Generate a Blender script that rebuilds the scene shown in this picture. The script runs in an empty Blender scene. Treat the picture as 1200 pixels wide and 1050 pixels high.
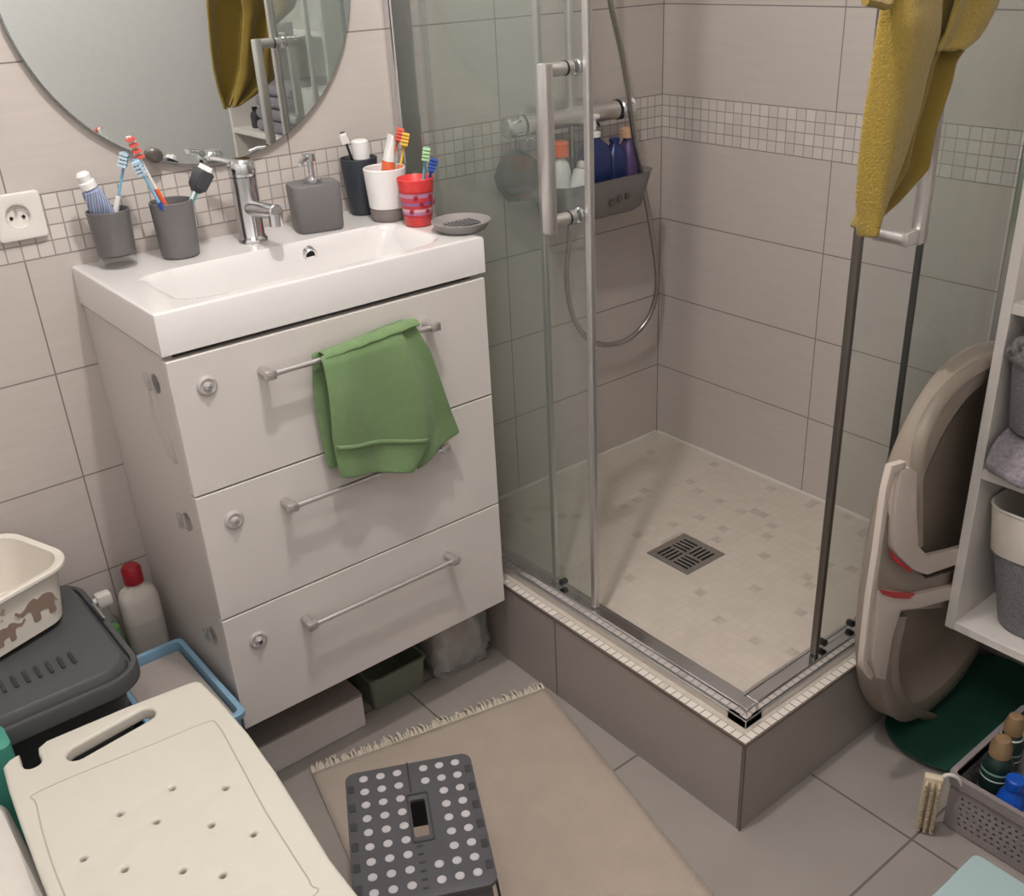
import bpy, bmesh, math, random
from mathutils import Vector, Matrix
random.seed(7)
PI = math.pi
scene = bpy.context.scene
C = scene.collection

# ------------------------------------------------------------------ camera
CAM = Vector((-0.4683, -1.8491, 1.4689)); ROT = (1.0975, 0.0363, -0.698); F = 1188.93
cd = bpy.data.cameras.new('camera'); cam = bpy.data.objects.new('camera', cd); C.objects.link(cam)
cam.location = CAM; cam.rotation_euler = ROT
cd.sensor_width = 36; cd.lens = F/1200*36; cd.shift_x = -33.76/1200; cd.shift_y = 20.47/1200
cd.clip_start = .01
scene.camera = cam
RM = cam.rotation_euler.to_matrix()
def U(u, v, ax, val):
    """measured sight line met with a real plane of the room (survey helper)"""
    d = RM @ Vector(((u-633.76)/F, -(v-545.47)/F, -1)); i = 'xyz'.index(ax)
    return CAM + d*((val-CAM[i])/d[i])

# ------------------------------------------------------------------ materials
def nt(name):
    m = bpy.data.materials.new(name); m.use_nodes = True
    t = m.node_tree; t.nodes.clear()
    return m, t
def lin(c):
    return tuple((x/255/12.92 if x/255 <= .04045 else ((x/255+.055)/1.055)**2.4) for x in c)
def mat(name, rgb, rough=.5, metal=0., var=.05, nscale=40, bump=0., bscale=200, spec=.5, trans=0., ior=1.45, emit=0, sheen=0, coat=0, sss=0):
    m, t = nt(name); N = t.nodes; L = t.links
    out = N.new('ShaderNodeOutputMaterial'); p = N.new('ShaderNodeBsdfPrincipled'); L.new(p.outputs[0], out.inputs[0])
    tc = N.new('ShaderNodeTexCoord'); no = N.new('ShaderNodeTexNoise'); no.inputs['Scale'].default_value = nscale; no.inputs['Detail'].default_value = 4
    L.new(tc.outputs['Object'], no.inputs['Vector'])
    mx = N.new('ShaderNodeMix'); mx.data_type = 'RGBA'; c = lin(rgb)
    mx.inputs['A'].default_value = tuple(x*(1-var) for x in c)+(1,); mx.inputs['B'].default_value = tuple(min(1, x*(1+var)) for x in c)+(1,)
    L.new(no.outputs['Fac'], mx.inputs['Factor']); L.new(mx.outputs['Result'], p.inputs['Base Color'])
    p.inputs['Roughness'].default_value = rough; p.inputs['Metallic'].default_value = metal
    p.inputs['Specular IOR Level'].default_value = spec; p.inputs['Transmission Weight'].default_value = trans; p.inputs['IOR'].default_value = ior
    p.inputs['Coat Weight'].default_value = coat
    if sheen: p.inputs['Sheen Weight'].default_value = sheen
    if emit:
        p.inputs['Emission Color'].default_value = c+(1,); p.inputs['Emission Strength'].default_value = emit
    if bump:
        n2 = N.new('ShaderNodeTexNoise'); n2.inputs['Scale'].default_value = bscale; n2.inputs['Detail'].default_value = 3
        L.new(tc.outputs['Object'], n2.inputs['Vector'])
        b = N.new('ShaderNodeBump'); b.inputs['Strength'].default_value = bump; b.inputs['Distance'].default_value = .003
        L.new(n2.outputs['Fac'], b.inputs['Height']); L.new(b.outputs[0], p.inputs['Normal'])
    return m
class NB:
    def __init__(s, t): s.t = t; s.N = t.nodes; s.L = t.links
    def val(s, x, inp):
        if isinstance(x, (int, float)): inp.default_value = x
        else: s.L.new(x, inp)
    def m(s, op, a, b=0, c=None):
        n = s.N.new('ShaderNodeMath'); n.operation = op; s.val(a, n.inputs[0]); s.val(b, n.inputs[1])
        if c is not None: s.val(c, n.inputs[2])
        return n.outputs[0]
    def mix(s, f, a, b):
        n = s.N.new('ShaderNodeMix'); n.data_type = 'RGBA'; s.val(f, n.inputs['Factor'])
        for x, k in ((a, 'A'), (b, 'B')):
            if isinstance(x, tuple): n.inputs[k].default_value = x+(1,)
            else: s.L.new(x, n.inputs[k])
        return n.outputs['Result']
def grid_mask(nb, h, off, pitch, w):
    """1 on grout lines"""
    f = nb.m('FRACT', nb.m('DIVIDE', nb.m('SUBTRACT', h, off-1000*pitch), pitch))
    d = nb.m('MINIMUM', f, nb.m('SUBTRACT', 1, f))
    return nb.m('LESS_THAN', d, w/2/pitch)
def cell_noise(nb, h, ho, hp, z, zo, zp):
    a = nb.m('FLOOR', nb.m('DIVIDE', nb.m('SUBTRACT', h, ho), hp)); b = nb.m('FLOOR', nb.m('DIVIDE', nb.m('SUBTRACT', z, zo), zp))
    cx = nb.N.new('ShaderNodeCombineXYZ'); nb.L.new(a, cx.inputs[0]); nb.L.new(b, cx.inputs[1])
    w = nb.N.new('ShaderNodeTexWhiteNoise'); w.noise_dimensions = '3D'; nb.L.new(cx.outputs[0], w.inputs['Vector'])
    return w.outputs['Value']
Z0, T, MH = .4163, .2044, .102
ZM = Z0+3*T
def wall_tiles(name, axis, off):
    m, t = nt(name); nb = NB(t); N, L = t.nodes, t.links
    out = N.new('ShaderNodeOutputMaterial'); p = N.new('ShaderNodeBsdfPrincipled'); L.new(p.outputs[0], out.inputs[0])
    g = N.new('ShaderNodeNewGeometry'); sx = N.new('ShaderNodeSeparateXYZ'); L.new(g.outputs['Position'], sx.inputs[0])
    h = sx.outputs[axis]; z = sx.outputs[2]
    above = nb.m('GREATER_THAN', z, ZM+MH*.999)
    inm = nb.m('MULTIPLY', nb.m('GREATER_THAN', z, ZM), nb.m('SUBTRACT', 1, above))
    zz = nb.m('SUBTRACT', z, nb.m('MULTIPLY', above, MH))
    big = nb.m('MAXIMUM', grid_mask(nb, h, off, .510, .0027), grid_mask(nb, zz, Z0, T, .0027))
    sm = nb.m('MAXIMUM', grid_mask(nb, h, off, .0255, .0024), grid_mask(nb, z, ZM, .0255, .0024))
    grout = nb.m('ADD', nb.m('MULTIPLY', inm, sm), nb.m('MULTIPLY', nb.m('SUBTRACT', 1, inm), big))
    # faint linen streaks of the tile glaze
    cx = N.new('ShaderNodeCombineXYZ'); L.new(nb.m('MULTIPLY', h, 6), cx.inputs[0]); L.new(nb.m('MULTIPLY', z, 60), cx.inputs[1])
    no = N.new('ShaderNodeTexNoise'); no.inputs['Scale'].default_value = 1.5; no.inputs['Detail'].default_value = 3; L.new(cx.outputs[0], no.inputs['Vector'])
    base = nb.mix(no.outputs['Fac'], lin((183, 173, 167)), lin((195, 185, 179)))
    cn = cell_noise(nb, h, off, .0255, z, ZM, .0255)
    mos = nb.mix(cn, lin((192, 183, 177)), lin((208, 199, 193)))
    col = nb.mix(inm, base, mos)
    gc = nb.mix(inm, lin((126, 116, 110)), lin((150, 140, 134)))
    col = nb.mix(grout, col, gc)
    L.new(col, p.inputs['Base Color'])
    L.new(nb.m('ADD', .34, nb.m('MULTIPLY', grout, .4)), p.inputs['Roughness'])
    b = N.new('ShaderNodeBump'); b.inputs['Distance'].default_value = .0015; b.inputs['Strength'].default_value = .5
    L.new(nb.m('ADD', nb.m('SUBTRACT', 1, grout), nb.m('MULTIPLY', no.outputs['Fac'], .03)), b.inputs['Height']); L.new(b.outputs[0], p.inputs['Normal'])
    return m
def floor_tiles(name, a, b, ao, ap, bo, bp, c0, c1, gc, gw, rough=.4, speck=False, axes=(0, 1)):
    m, t = nt(name); nb = NB(t); N, L = t.nodes, t.links
    out = N.new('ShaderNodeOutputMaterial'); p = N.new('ShaderNodeBsdfPrincipled'); L.new(p.outputs[0], out.inputs[0])
    g = N.new('ShaderNodeNewGeometry'); sx = N.new('ShaderNodeSeparateXYZ'); L.new(g.outputs['Position'], sx.inputs[0])
    x, y = sx.outputs[axes[0]], sx.outputs[axes[1]]
    gr = nb.m('MAXIMUM', grid_mask(nb, x, ao, ap, gw), grid_mask(nb, y, bo, bp, gw))
    no = N.new('ShaderNodeTexNoise'); no.inputs['Scale'].default_value = 9 if not speck else 14; no.inputs['Detail'].default_value = 6; L.new(g.outputs['Position'], no.inputs['Vector'])
    col = nb.mix(no.outputs['Fac'], lin(c0), lin(c1))
    if speck:
        cn = cell_noise(nb, x, ao, ap, y, bo, bp)
        col = nb.mix(nb.m('MULTIPLY', cn, .45), col, lin(c1))
        sp = nb.m('MULTIPLY', nb.m('GREATER_THAN', cn, .965), .4)
        n3 = N.new('ShaderNodeTexNoise'); n3.inputs['Scale'].default_value = 55; L.new(g.outputs['Position'], n3.inputs['Vector'])
        sp = nb.m('MULTIPLY', sp, nb.m('MULTIPLY', n3.outputs['Fac'], 1.5))
        col = nb.mix(sp, col, lin((118, 106, 94)))
    col = nb.mix(gr, col, lin(gc))
    L.new(col, p.inputs['Base Color']); L.new(nb.m('ADD', rough, nb.m('MULTIPLY', gr, .3)), p.inputs['Roughness'])
    bu = N.new('ShaderNodeBump'); bu.inputs['Distance'].default_value = .001; bu.inputs['Strength'].default_value = .4
    L.new(nb.m('SUBTRACT', 1, gr), bu.inputs['Height']); L.new(bu.outputs[0], p.inputs['Normal'])
    return m
def glass_mat(name, tint, strength=1.0, rough=0.0, haze=0.02):
    m, t = nt(name); N, L = t.nodes, t.links
    out = N.new('ShaderNodeOutputMaterial'); tr = N.new('ShaderNodeBsdfTransparent'); gl = N.new('ShaderNodeBsdfGlossy'); mx = N.new('ShaderNodeMixShader')
    no = N.new('ShaderNodeTexNoise'); no.inputs['Scale'].default_value = 3
    r = N.new('ShaderNodeMapRange'); r.inputs['To Min'].default_value = rough; r.inputs['To Max'].default_value = rough+.03
    L.new(no.outputs['Fac'], r.inputs['Value']); L.new(r.outputs[0], gl.inputs['Roughness'])
    # Schlick reflectance of a thin pane, the same from either side
    ge = N.new('ShaderNodeNewGeometry'); dt = N.new('ShaderNodeVectorMath'); dt.operation = 'DOT_PRODUCT'
    L.new(ge.outputs['Normal'], dt.inputs[0]); L.new(ge.outputs['Incoming'], dt.inputs[1])
    q = NB(t); c1 = q.m('SUBTRACT', 1, q.m('ABSOLUTE', dt.outputs['Value'])); fr = q.m('ADD', .035, q.m('MULTIPLY', .9, q.m('POWER', c1, 5)))
    k = N.new('ShaderNodeMath'); k.operation = 'MULTIPLY'; k.inputs[1].default_value = strength; k.use_clamp = True
    tr.inputs[0].default_value = tint+(1,)
    df = N.new('ShaderNodeBsdfDiffuse'); df.inputs[0].default_value = (.62, .66, .63, 1); m2 = N.new('ShaderNodeMixShader'); hz_ = N.new('ShaderNodeMapRange')
    hz_.inputs['To Min'].default_value = haze*.6; hz_.inputs['To Max'].default_value = haze*1.4; L.new(no.outputs['Fac'], hz_.inputs['Value']); L.new(hz_.outputs[0], m2.inputs[0]); L.new(tr.outputs[0], m2.inputs[1]); L.new(df.outputs[0], m2.inputs[2])
    L.new(fr, k.inputs[0]); L.new(k.outputs[0], mx.inputs[0]); L.new(m2.outputs[0], mx.inputs[1]); L.new(gl.outputs[0], mx.inputs[2]); L.new(mx.outputs[0], out.inputs[0])
    return m
def stripes(name, cols, axis, freq, rough=.4):
    """object-space bands, used for printed packaging"""
    m, t = nt(name); N, L = t.nodes, t.links
    out = N.new('ShaderNodeOutputMaterial'); p = N.new('ShaderNodeBsdfPrincipled'); L.new(p.outputs[0], out.inputs[0])
    g = N.new('ShaderNodeTexCoord'); sx = N.new('ShaderNodeSeparateXYZ'); L.new(g.outputs['Object'], sx.inputs[0])
    nb = NB(t); f = nb.m('FRACT', nb.m('MULTIPLY', nb.m('ADD', sx.outputs[axis], 10), freq))
    r = N.new('ShaderNodeValToRGB'); r.color_ramp.interpolation = 'CONSTANT'
    el = r.color_ramp.elements
    while len(el) < len(cols): el.new(.5)
    for i, (pos, c) in enumerate(cols): el[i].position = pos; el[i].color = lin(c)+(1,)
    L.new(f, r.inputs[0]); L.new(r.outputs[0], p.inputs['Base Color']); p.inputs['Roughness'].default_value = rough
    return m
def felt(name, c0, c1, scale=260):
    m, t = nt(name); nb = NB(t); N, L = t.nodes, t.links
    out = N.new('ShaderNodeOutputMaterial'); p = N.new('ShaderNodeBsdfPrincipled'); L.new(p.outputs[0], out.inputs[0])
    g = N.new('ShaderNodeTexCoord'); no = N.new('ShaderNodeTexNoise'); no.inputs['Scale'].default_value = scale; no.inputs['Detail'].default_value = 5; no.inputs['Roughness'].default_value = .7
    L.new(g.outputs['Object'], no.inputs['Vector'])
    r = N.new('ShaderNodeMapRange'); r.inputs['From Min'].default_value = .35; r.inputs['From Max'].default_value = .65; L.new(no.outputs['Fac'], r.inputs['Value'])
    L.new(nb.mix(r.outputs[0], lin(c0), lin(c1)), p.inputs['Base Color']); p.inputs['Roughness'].default_value = .95; p.inputs['Sheen Weight'].default_value = .15
    b = N.new('ShaderNodeBump'); b.inputs['Strength'].default_value = .7; b.inputs['Distance'].default_value = .003; L.new(no.outputs['Fac'], b.inputs['Height']); L.new(b.outputs[0], p.inputs['Normal'])
    return m

M = dict(
    wall_a=wall_tiles('wall tiles back', 0, -.07), wall_b=wall_tiles('wall tiles right', 1, -.51),
    floor=floor_tiles('floor tiles', 0, 1, .863, .452, -1.228, .487, (142, 134, 129), (158, 150, 144), (102, 95, 90), .005),
    tray=floor_tiles('shower mosaic', 0, 1, .69, .024, 0, .024, (182, 171, 160), (202, 191, 179), (186, 175, 164), .0010, .55, True),
    curb=floor_tiles('curb tiles', 1, 2, -.492, .51, -5, 20, (148, 139, 134), (158, 149, 144), (104, 96, 91), .004, .4, False, (1, 2)),
    curb_front=floor_tiles('curb front tiles', 0, 2, .65, 3, -5, 20, (146, 137, 131), (158, 149, 143), (104, 96, 91), .004, .4, False, (0, 2)),
    nosing=floor_tiles('nosing mosaic', 0, 1, .6485, .018, -1.0065, .018, (206, 196, 187), (226, 218, 210), (134, 124, 116), .0022, .45, True),
    trim=mat('brown tile edge trim', (104, 90, 82), .5),
    paint=mat('white paint', (214, 213, 212), .7, bump=.05),
    ceiling=mat('ceiling paint', (220, 218, 214), .8, bump=.05),
    caulk=mat('white silicone', (214, 208, 200), .5),
    ceramic=mat('white ceramic', (216, 212, 210), .12, var=.01, coat=.4),
    lacquer=mat('white lacquer', (208, 201, 196), .3, var=.01),
    cabside=mat('cabinet carcass', (205, 197, 192), .4, var=.02),
    chrome=mat('chrome', (215, 215, 217), .12, 1., var=.03),
    steel=mat('brushed steel', (205, 201, 198), .34, .85, var=.08, nscale=120),
    darksteel=mat('dark steel', (112, 106, 100), .4, .8, var=.1),
    grate=mat('drain steel', (150, 143, 137), .4, .6, var=.1),
    black=mat('black plastic', (24, 24, 26), .4),
    void=mat('dark hollow', (9, 9, 10), .8),
    mirror=mat('mirror silver', (236, 240, 238), .01, 1., var=.0),
    mirror_edge=mat('mirror edge', (160, 167, 165), .2, .6),
    glass=glass_mat('shower glass', (.945, .962, .952), .9, 0., .055),
    clear=glass_mat('clear plastic', (.93, .93, .93), 1.5, .04),
    wplastic=mat('white plastic', (212, 207, 200), .4, var=.02),
    board=mat('ivory moulded plastic', (202, 197, 186), .42, var=.02, bump=.06, bscale=400),
    groove=mat('ivory plastic groove', (176, 169, 158), .5),
    socket=mat('socket white', (218, 212, 206), .35, var=.01),
    greytumbler=mat('grey frosted glass', (100, 97, 97), .35, var=.04),
    grey=mat('grey soft touch ceramic', (104, 101, 102), .55, var=.04),
    darkcup=mat('dark slate plastic', (52, 57, 66), .5),
    stone=mat('warm grey stone', (128, 118, 116), .6, bump=.1),
    discgrey=mat('pale grey lock disc', (178, 171, 168), .4), dishgrey=mat('grey soap dish', (136, 130, 128), .5),
    redp=mat('coral red plastic', (214, 62, 62), .35),
    pinkprint=stripes('pink printed band', [(0, (205, 60, 80)), (.2, (186, 140, 168)), (.36, (196, 60, 72)), (.5, (170, 120, 160)), (.62, (214, 170, 178)), (.74, (190, 50, 60)), (.88, (140, 100, 150))], 2, 22),
    orange=mat('orange plastic', (226, 108, 66), .35), redbr=mat('red bristles', (212, 96, 82), .8, bump=.3), white=mat('glossy white plastic', (228, 226, 224), .3, var=.01),
    blue=mat('blue plastic', (38, 72, 150), .35), lblue=mat('pale blue plastic', (120, 172, 205), .35), teal=mat('teal plastic', (98, 170, 180), .35),
    paleb=mat('pale blue bristles', (176, 196, 208), .7), yellow=mat('yellow plastic', (226, 178, 70), .4), palegreen=mat('pale green bristles', (170, 205, 150), .7),
    tubesil=stripes('silver blue tube print', [(0, (150, 160, 182)), (.35, (96, 108, 150)), (.55, (176, 182, 196)), (.8, (110, 124, 168))], 0, 130),
    navy=mat('navy bottle', (34, 46, 92), .3), purple=mat('purple bottle', (84, 66, 108), .35), beigecap=mat('beige cap', (190, 152, 124), .5),
    caddy=mat('grey caddy plastic', (122, 116, 116), .5),
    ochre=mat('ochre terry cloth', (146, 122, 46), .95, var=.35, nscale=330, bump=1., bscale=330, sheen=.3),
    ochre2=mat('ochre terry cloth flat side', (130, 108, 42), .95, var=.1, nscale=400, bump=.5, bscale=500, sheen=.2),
    green=mat('green towel cloth', (110, 136, 92), .95, var=.1, nscale=120, bump=.4, bscale=500, sheen=.2),
    green_d=mat('green towel hem', (118, 144, 100), .95, var=.08, nscale=200, bump=.4, bscale=500, sheen=.2),
    anth=mat('anthracite plastic', (76, 77, 78), .42, var=.04), anth2=mat('anthracite bin body', (52, 54, 54), .5, var=.04),
    basin=mat('cream plastic basin', (226, 218, 208), .35, var=.01), dog=mat('brown printed elephant', (146, 124, 112), .6, var=.12, nscale=90), dog2=mat('pale printed flowers', (186, 172, 160), .6),
    redcap=mat('dark red cap', (150, 30, 40), .4), bottlew=mat('white detergent bottle', (200, 192, 184), .35), botgreen=mat('green liquid', (92, 138, 80), .3), lab=stripes('detergent label', [(0, (190, 182, 174)), (.55, (150, 128, 92)), (.62, (104, 112, 84)), (.75, (190, 182, 174))], 2, 14),
    bluebox=mat('light blue plastic', (128, 164, 188), .45), boxtop=mat('grey beige lid', (160, 151, 145), .6), 
    rug=mat('beige cotton rug', (178, 163, 150), .98, var=.1, nscale=14, bump=.8, bscale=420, sheen=.1), fringe=mat('cream rug fringe', (214, 202, 186), .98, bump=.4),
    stool=mat('dark grey stool plastic', (78, 76, 80), .5, var=.06, bump=.05), stool2=mat('stool darker plastic', (52, 51, 55), .5), dot=mat('pale grey rubber dot', (184, 180, 182), .7, var=.06, nscale=900),
    litter=mat('taupe plastic tub', (150, 138, 126), .35, var=.04), litter_in=mat('taupe tub interior', (158, 144, 130), .45, var=.05), litter_dk=mat('brown tub interior', (92, 76, 66), .5),
    clip=mat('off white bracket plastic', (206, 192, 182), .4), red=mat('red clip', (188, 44, 50), .4),
    dgreen=mat('dark green plastic', (38, 80, 66), .5), shelf=mat('white shelf laminate', (218, 211, 205), .4, var=.01), shelf_in=mat('white shelf laminate inside', (208, 202, 197), .5, var=.01),
    felt=felt('grey felt', (98, 96, 100), (140, 137, 139)), felt2=felt('lavender grey cloth', (120, 112, 120), (154, 146, 152), 120), cream=mat('cream canvas', (206, 196, 184), .9, bump=.3, bscale=700),
    knit=felt('black and white knit', (24, 24, 26), (150, 148, 146), 38), creambrush=mat('cream brush plastic', (206, 192, 168), .5), bristle=mat('cream bristles', (190, 172, 146), .9, bump=.5),
    pbasket=mat('mauve grey plastic basket', (140, 131, 132), .5), bluebot=mat('bright blue bottle', (22, 78, 176), .3), brownwax=mat('beige brown spray cap', (140, 114, 84), .5), dgreenlab=stripes('dark green can print', [(0, (22, 44, 40)), (.3, (214, 216, 208)), (.36, (26, 52, 46)), (.6, (120, 150, 142)), (.7, (20, 40, 38))], 2, 22),
    aqua=mat('pale aqua plastic', (168, 190, 190), .4, var=.02), tealbox=mat('teal green plastic', (66, 140, 124), .5), bag=glass_mat('cloudy plastic bag', (.9, .88, .88), 1.4, .2, .35), bagin=mat('mauve contents', (196, 180, 176), .8, var=.25, nscale=30, bump=.6, bscale=40),
    cardw=mat('white cardboard', (212, 204, 202), .7), cardtop=mat('white cardboard lid', (150, 140, 134), .8), greybox=mat('grey green plastic', (120, 123, 108), .5), hose=mat('shower hose metal', (170, 165, 160), .25, .9), lamp=mat('lamp diffuser', (255, 240, 222), .5, emit=6),
    purpletowel=felt('mauve grey towels', (112, 106, 114), (138, 130, 138), 150), dloof=mat('dark green loofah', (50, 66, 60), .95, bump=1, bscale=60), crate=mat('dark grey crate', (62, 62, 66), .6),
)

# ------------------------------------------------------------------ object helpers
MW = {}
def thing(name, label, cat, loc, rotz=0, group=None):
    o = bpy.data.objects.new(name, None); C.objects.link(o); o.empty_display_size = .05
    o.location = loc; o.rotation_euler = (0, 0, rotz); o['label'] = label; o['category'] = cat
    if group: o['group'] = group
    MW[o.name] = Matrix.Translation(Vector(loc)) @ Matrix.Rotation(rotz, 4, 'Z')
    return o
def obj(name, bm, m, parent=None, smooth=None, label=None, origin=None):
    """bm is in world coordinates; linked as ONE mesh"""
    bmesh.ops.recalc_face_normals(bm, faces=bm.faces)
    me = bpy.data.meshes.new(name); o = bpy.data.objects.new(name, me); C.objects.link(o)
    if parent is not None:
        bm.transform(MW[parent.name].inverted()); o.parent = parent; MW[o.name] = MW[parent.name]
    else:
        xs = [v.co.x for v in bm.verts]; ys = [v.co.y for v in bm.verts]; zs = [v.co.z for v in bm.verts]
        c = Vector(origin) if origin else Vector(((min(xs)+max(xs))/2, (min(ys)+max(ys))/2, min(zs)))
        bm.transform(Matrix.Translation(-c)); o.location = c; MW[o.name] = Matrix.Translation(c)
    bm.to_mesh(me); bm.free()
    for mm in (m if isinstance(m, (list, tuple)) else [m]): me.materials.append(M[mm])
    if smooth:
        a = math.radians(smooth if smooth is not True else 40)
        for p in me.polygons: p.use_smooth = True
        b2 = bmesh.new(); b2.from_mesh(me)
        for e in b2.edges:
            if len(e.link_faces) == 2 and e.calc_face_angle(0) > a: e.smooth = False
        b2.to_mesh(me); b2.free()
    if label: o['label'] = label
    return o
def tag(o, label, cat, group=None, kind=None):
    o['label'] = label; o['category'] = cat
    if group: o['group'] = group
    if kind: o['kind'] = kind
    return o
def struct(name, bm, m, parent=None, smooth=None):
    o = obj(name, bm, m, parent, smooth)
    if parent is None: o['kind'] = 'structure'
    return o
def nb(): return bmesh.new()
def box(bm, x0, x1, y0, y1, z0, z1, bev=0, seg=2, X=None, mi=0):
    g = bmesh.ops.create_cube(bm, size=1); vs = g['verts']
    for v in vs: v.co = Vector((x0+(v.co.x+.5)*(x1-x0), y0+(v.co.y+.5)*(y1-y0), z0+(v.co.z+.5)*(z1-z0)))
    if bev:
        es = list({e for v in vs for e in v.link_edges})
        r = bmesh.ops.bevel(bm, geom=es, offset=bev, segments=seg, affect='EDGES', profile=.5)
        vs = list({v for f in r['faces'] for v in f.verts} | {v for v in vs if v.is_valid})
    if X is not None:
        for v in vs: v.co = X @ v.co
    if mi:
        for f in {f for v in vs for f in v.link_faces}: f.material_index = mi
    return vs
def ring(bm, pts): return [bm.verts.new(p) for p in pts]
def bridge(bm, a, b, closed=True):
    n = len(a)
    for i in range(n if closed else n-1):
        j = (i+1) % n
        try: bm.faces.new((a[i], a[j], b[j], b[i]))
        except ValueError: pass
def lathe(bm, prof, c=(0, 0, 0), seg=28, X=None, sx=1, sy=1):
    """prof: (r, z) list; r==0 ends close"""
    c = Vector(c); prev = None; X = X or Matrix.Identity(4)
    for r, z in prof:
        if r <= 1e-6: cur = [bm.verts.new(X @ (c+Vector((0, 0, z))))]
        else: cur = ring(bm, [X @ (c+Vector((r*sx*math.cos(2*PI*i/seg), r*sy*math.sin(2*PI*i/seg), z))) for i in range(seg)])
        if prev:
            if len(prev) == 1 and len(cur) > 1:
                for i in range(seg): bm.faces.new((prev[0], cur[i], cur[(i+1) % seg]))
            elif len(cur) == 1 and len(prev) > 1:
                for i in range(seg): bm.faces.new((prev[i], prev[(i+1) % seg], cur[0]))
            elif len(cur) > 1: bridge(bm, prev, cur)
        prev = cur
def align(p0, p1):
    p0, p1 = Vector(p0), Vector(p1); d = p1-p0
    return Matrix.Translation(p0) @ d.to_track_quat('Z', 'Y').to_matrix().to_4x4(), d.length
def cyl(bm, p0, p1, r0, r1=None, seg=20, bev=0):
    X, l = align(p0, p1); r1 = r0 if r1 is None else r1
    if bev: prof = [(0, 0), (r0-bev, 0), (r0, bev), (r1, l-bev), (r1-bev, l), (0, l)]
    else: prof = [(0, 0), (r0, 0), (r1, l), (0, l)]
    lathe(bm, prof, seg=seg, X=X)
def cat_rom(pts, n=6, closed=False):
    P = [Vector(p) for p in pts]; out = []
    k = len(P); rng = range(k if closed else k-1)
    for i in rng:
        a = P[(i-1) % k] if closed or i > 0 else P[0]*2-P[1]; b = P[i]; c = P[(i+1) % k]; d = P[(i+2) % k] if closed or i+2 < k else P[-1]*2-P[-2]
        for j in range(n):
            t = j/n; out.append(.5*((2*b)+(c-a)*t+(2*a-5*b+4*c-d)*t*t+(3*b-a-3*c+d)*t**3))
    if not closed: out.append(P[-1])
    return out
def tube(bm, pts, r, seg=10, closed=False, sm=0, flat=1.):
    P = cat_rom(pts, sm, closed) if sm else [Vector(p) for p in pts]
    n = len(P); rings = []; up = Vector((.13, .21, .97)).normalized(); nrm = None
    for i, p in enumerate(P):
        t = ((P[(i+1) % n]-P[(i-1) % n]) if closed else (P[min(i+1, n-1)]-P[max(i-1, 0)])).normalized()
        if nrm is None: nrm = t.orthogonal().normalized() if abs(t.dot(up)) > .95 else (up-t*up.dot(t)).normalized()
        else: nrm = (nrm-t*nrm.dot(t)).normalized()
        b = t.cross(nrm); rr = r(i/(n-1)) if callable(r) else r
        rings.append(ring(bm, [p+nrm*math.cos(2*PI*k/seg)*rr*flat+b*math.sin(2*PI*k/seg)*rr for k in range(seg)]))
    for i in range(n-1): bridge(bm, rings[i], rings[i+1])
    if closed: bridge(bm, rings[-1], rings[0])
    else: bm.faces.new(rings[0][::-1]); bm.faces.new(rings[-1])
def rrect(w, d, r, n=6, cx=0, cy=0):
    r = min(r, w/2-1e-4, d/2-1e-4); pts = []
    for (sx, sy, a0) in ((1, 1, 0), (-1, 1, PI/2), (-1, -1, PI), (1, -1, 1.5*PI)):
        for i in range(n+1):
            a = a0+PI/2*i/n; pts.append((cx+sx*(w/2-r)+r*math.cos(a), cy+sy*(d/2-r)+r*math.sin(a)))
    return pts
def loft(bm, secs, X=None, n=6, cap0=True, cap1=True):
    """secs: (w, d, r, z[, cx, cy]) rounded rectangles"""
    X = X or Matrix.Identity(4); rings = []
    for s in secs:
        w, d, r, z = s[:4]; cx, cy = s[4:6] if len(s) > 4 else (0, 0)
        rings.append(ring(bm, [X @ Vector((x, y, z)) for x, y in rrect(w, d, r, n, cx, cy)]))
    for a, b in zip(rings, rings[1:]): bridge(bm, a, b)
    if cap0: bm.faces.new(rings[0][::-1])
    if cap1: bm.faces.new(rings[-1])
def plate(loops, depth, bevel=0, X=None, bm=None, res=2):
    """flat plate (thickness along local z, centred) with holes, from closed 2-D loops"""
    cu = bpy.data.curves.new('tmp', 'CURVE'); cu.dimensions = '2D'; cu.fill_mode = 'BOTH'; cu.extrude = depth/2-bevel; cu.bevel_depth = bevel; cu.bevel_resolution = res
    cu.offset = -bevel
    for lp in loops:
        s = cu.splines.new('POLY'); s.points.add(len(lp)-1); s.use_cyclic_u = True
        for i, p in enumerate(lp): s.points[i].co = (p[0], p[1], 0, 1)
    o = bpy.data.objects.new('tmp', cu); C.objects.link(o)
    me = bpy.data.meshes.new_from_object(o, depsgraph=bpy.context.evaluated_depsgraph_get())
    bpy.data.objects.remove(o); bpy.data.curves.remove(cu)
    b = bm or nb(); tmp = nb(); tmp.from_mesh(me); bpy.data.meshes.remove(me)
    bmesh.ops.remove_doubles(tmp, verts=tmp.verts, dist=1e-6)
    if X is not None: tmp.transform(X)
    m2 = bpy.data.meshes.new('t'); tmp.to_mesh(m2); tmp.free(); b.from_mesh(m2); bpy.data.meshes.remove(m2)
    return b
def circ(x, y, r, n=16): return [(x+r*math.cos(2*PI*i/n), y+r*math.sin(2*PI*i/n)) for i in range(n)]
def sheet(bm, f, nu, nv):
    g = [[bm.verts.new(f(i/nu, j/nv)) for i in range(nu+1)] for j in range(nv+1)]
    for j in range(nv):
        for i in range(nu): bm.faces.new((g[j][i], g[j][i+1], g[j+1][i+1], g[j+1][i]))
def solid(o, th, off=0, sub=0):
    m = o.modifiers.new('solid', 'SOLIDIFY'); m.thickness = th; m.offset = off
    if sub: s = o.modifiers.new('sub', 'SUBSURF'); s.levels = sub; s.render_levels = sub
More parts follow.
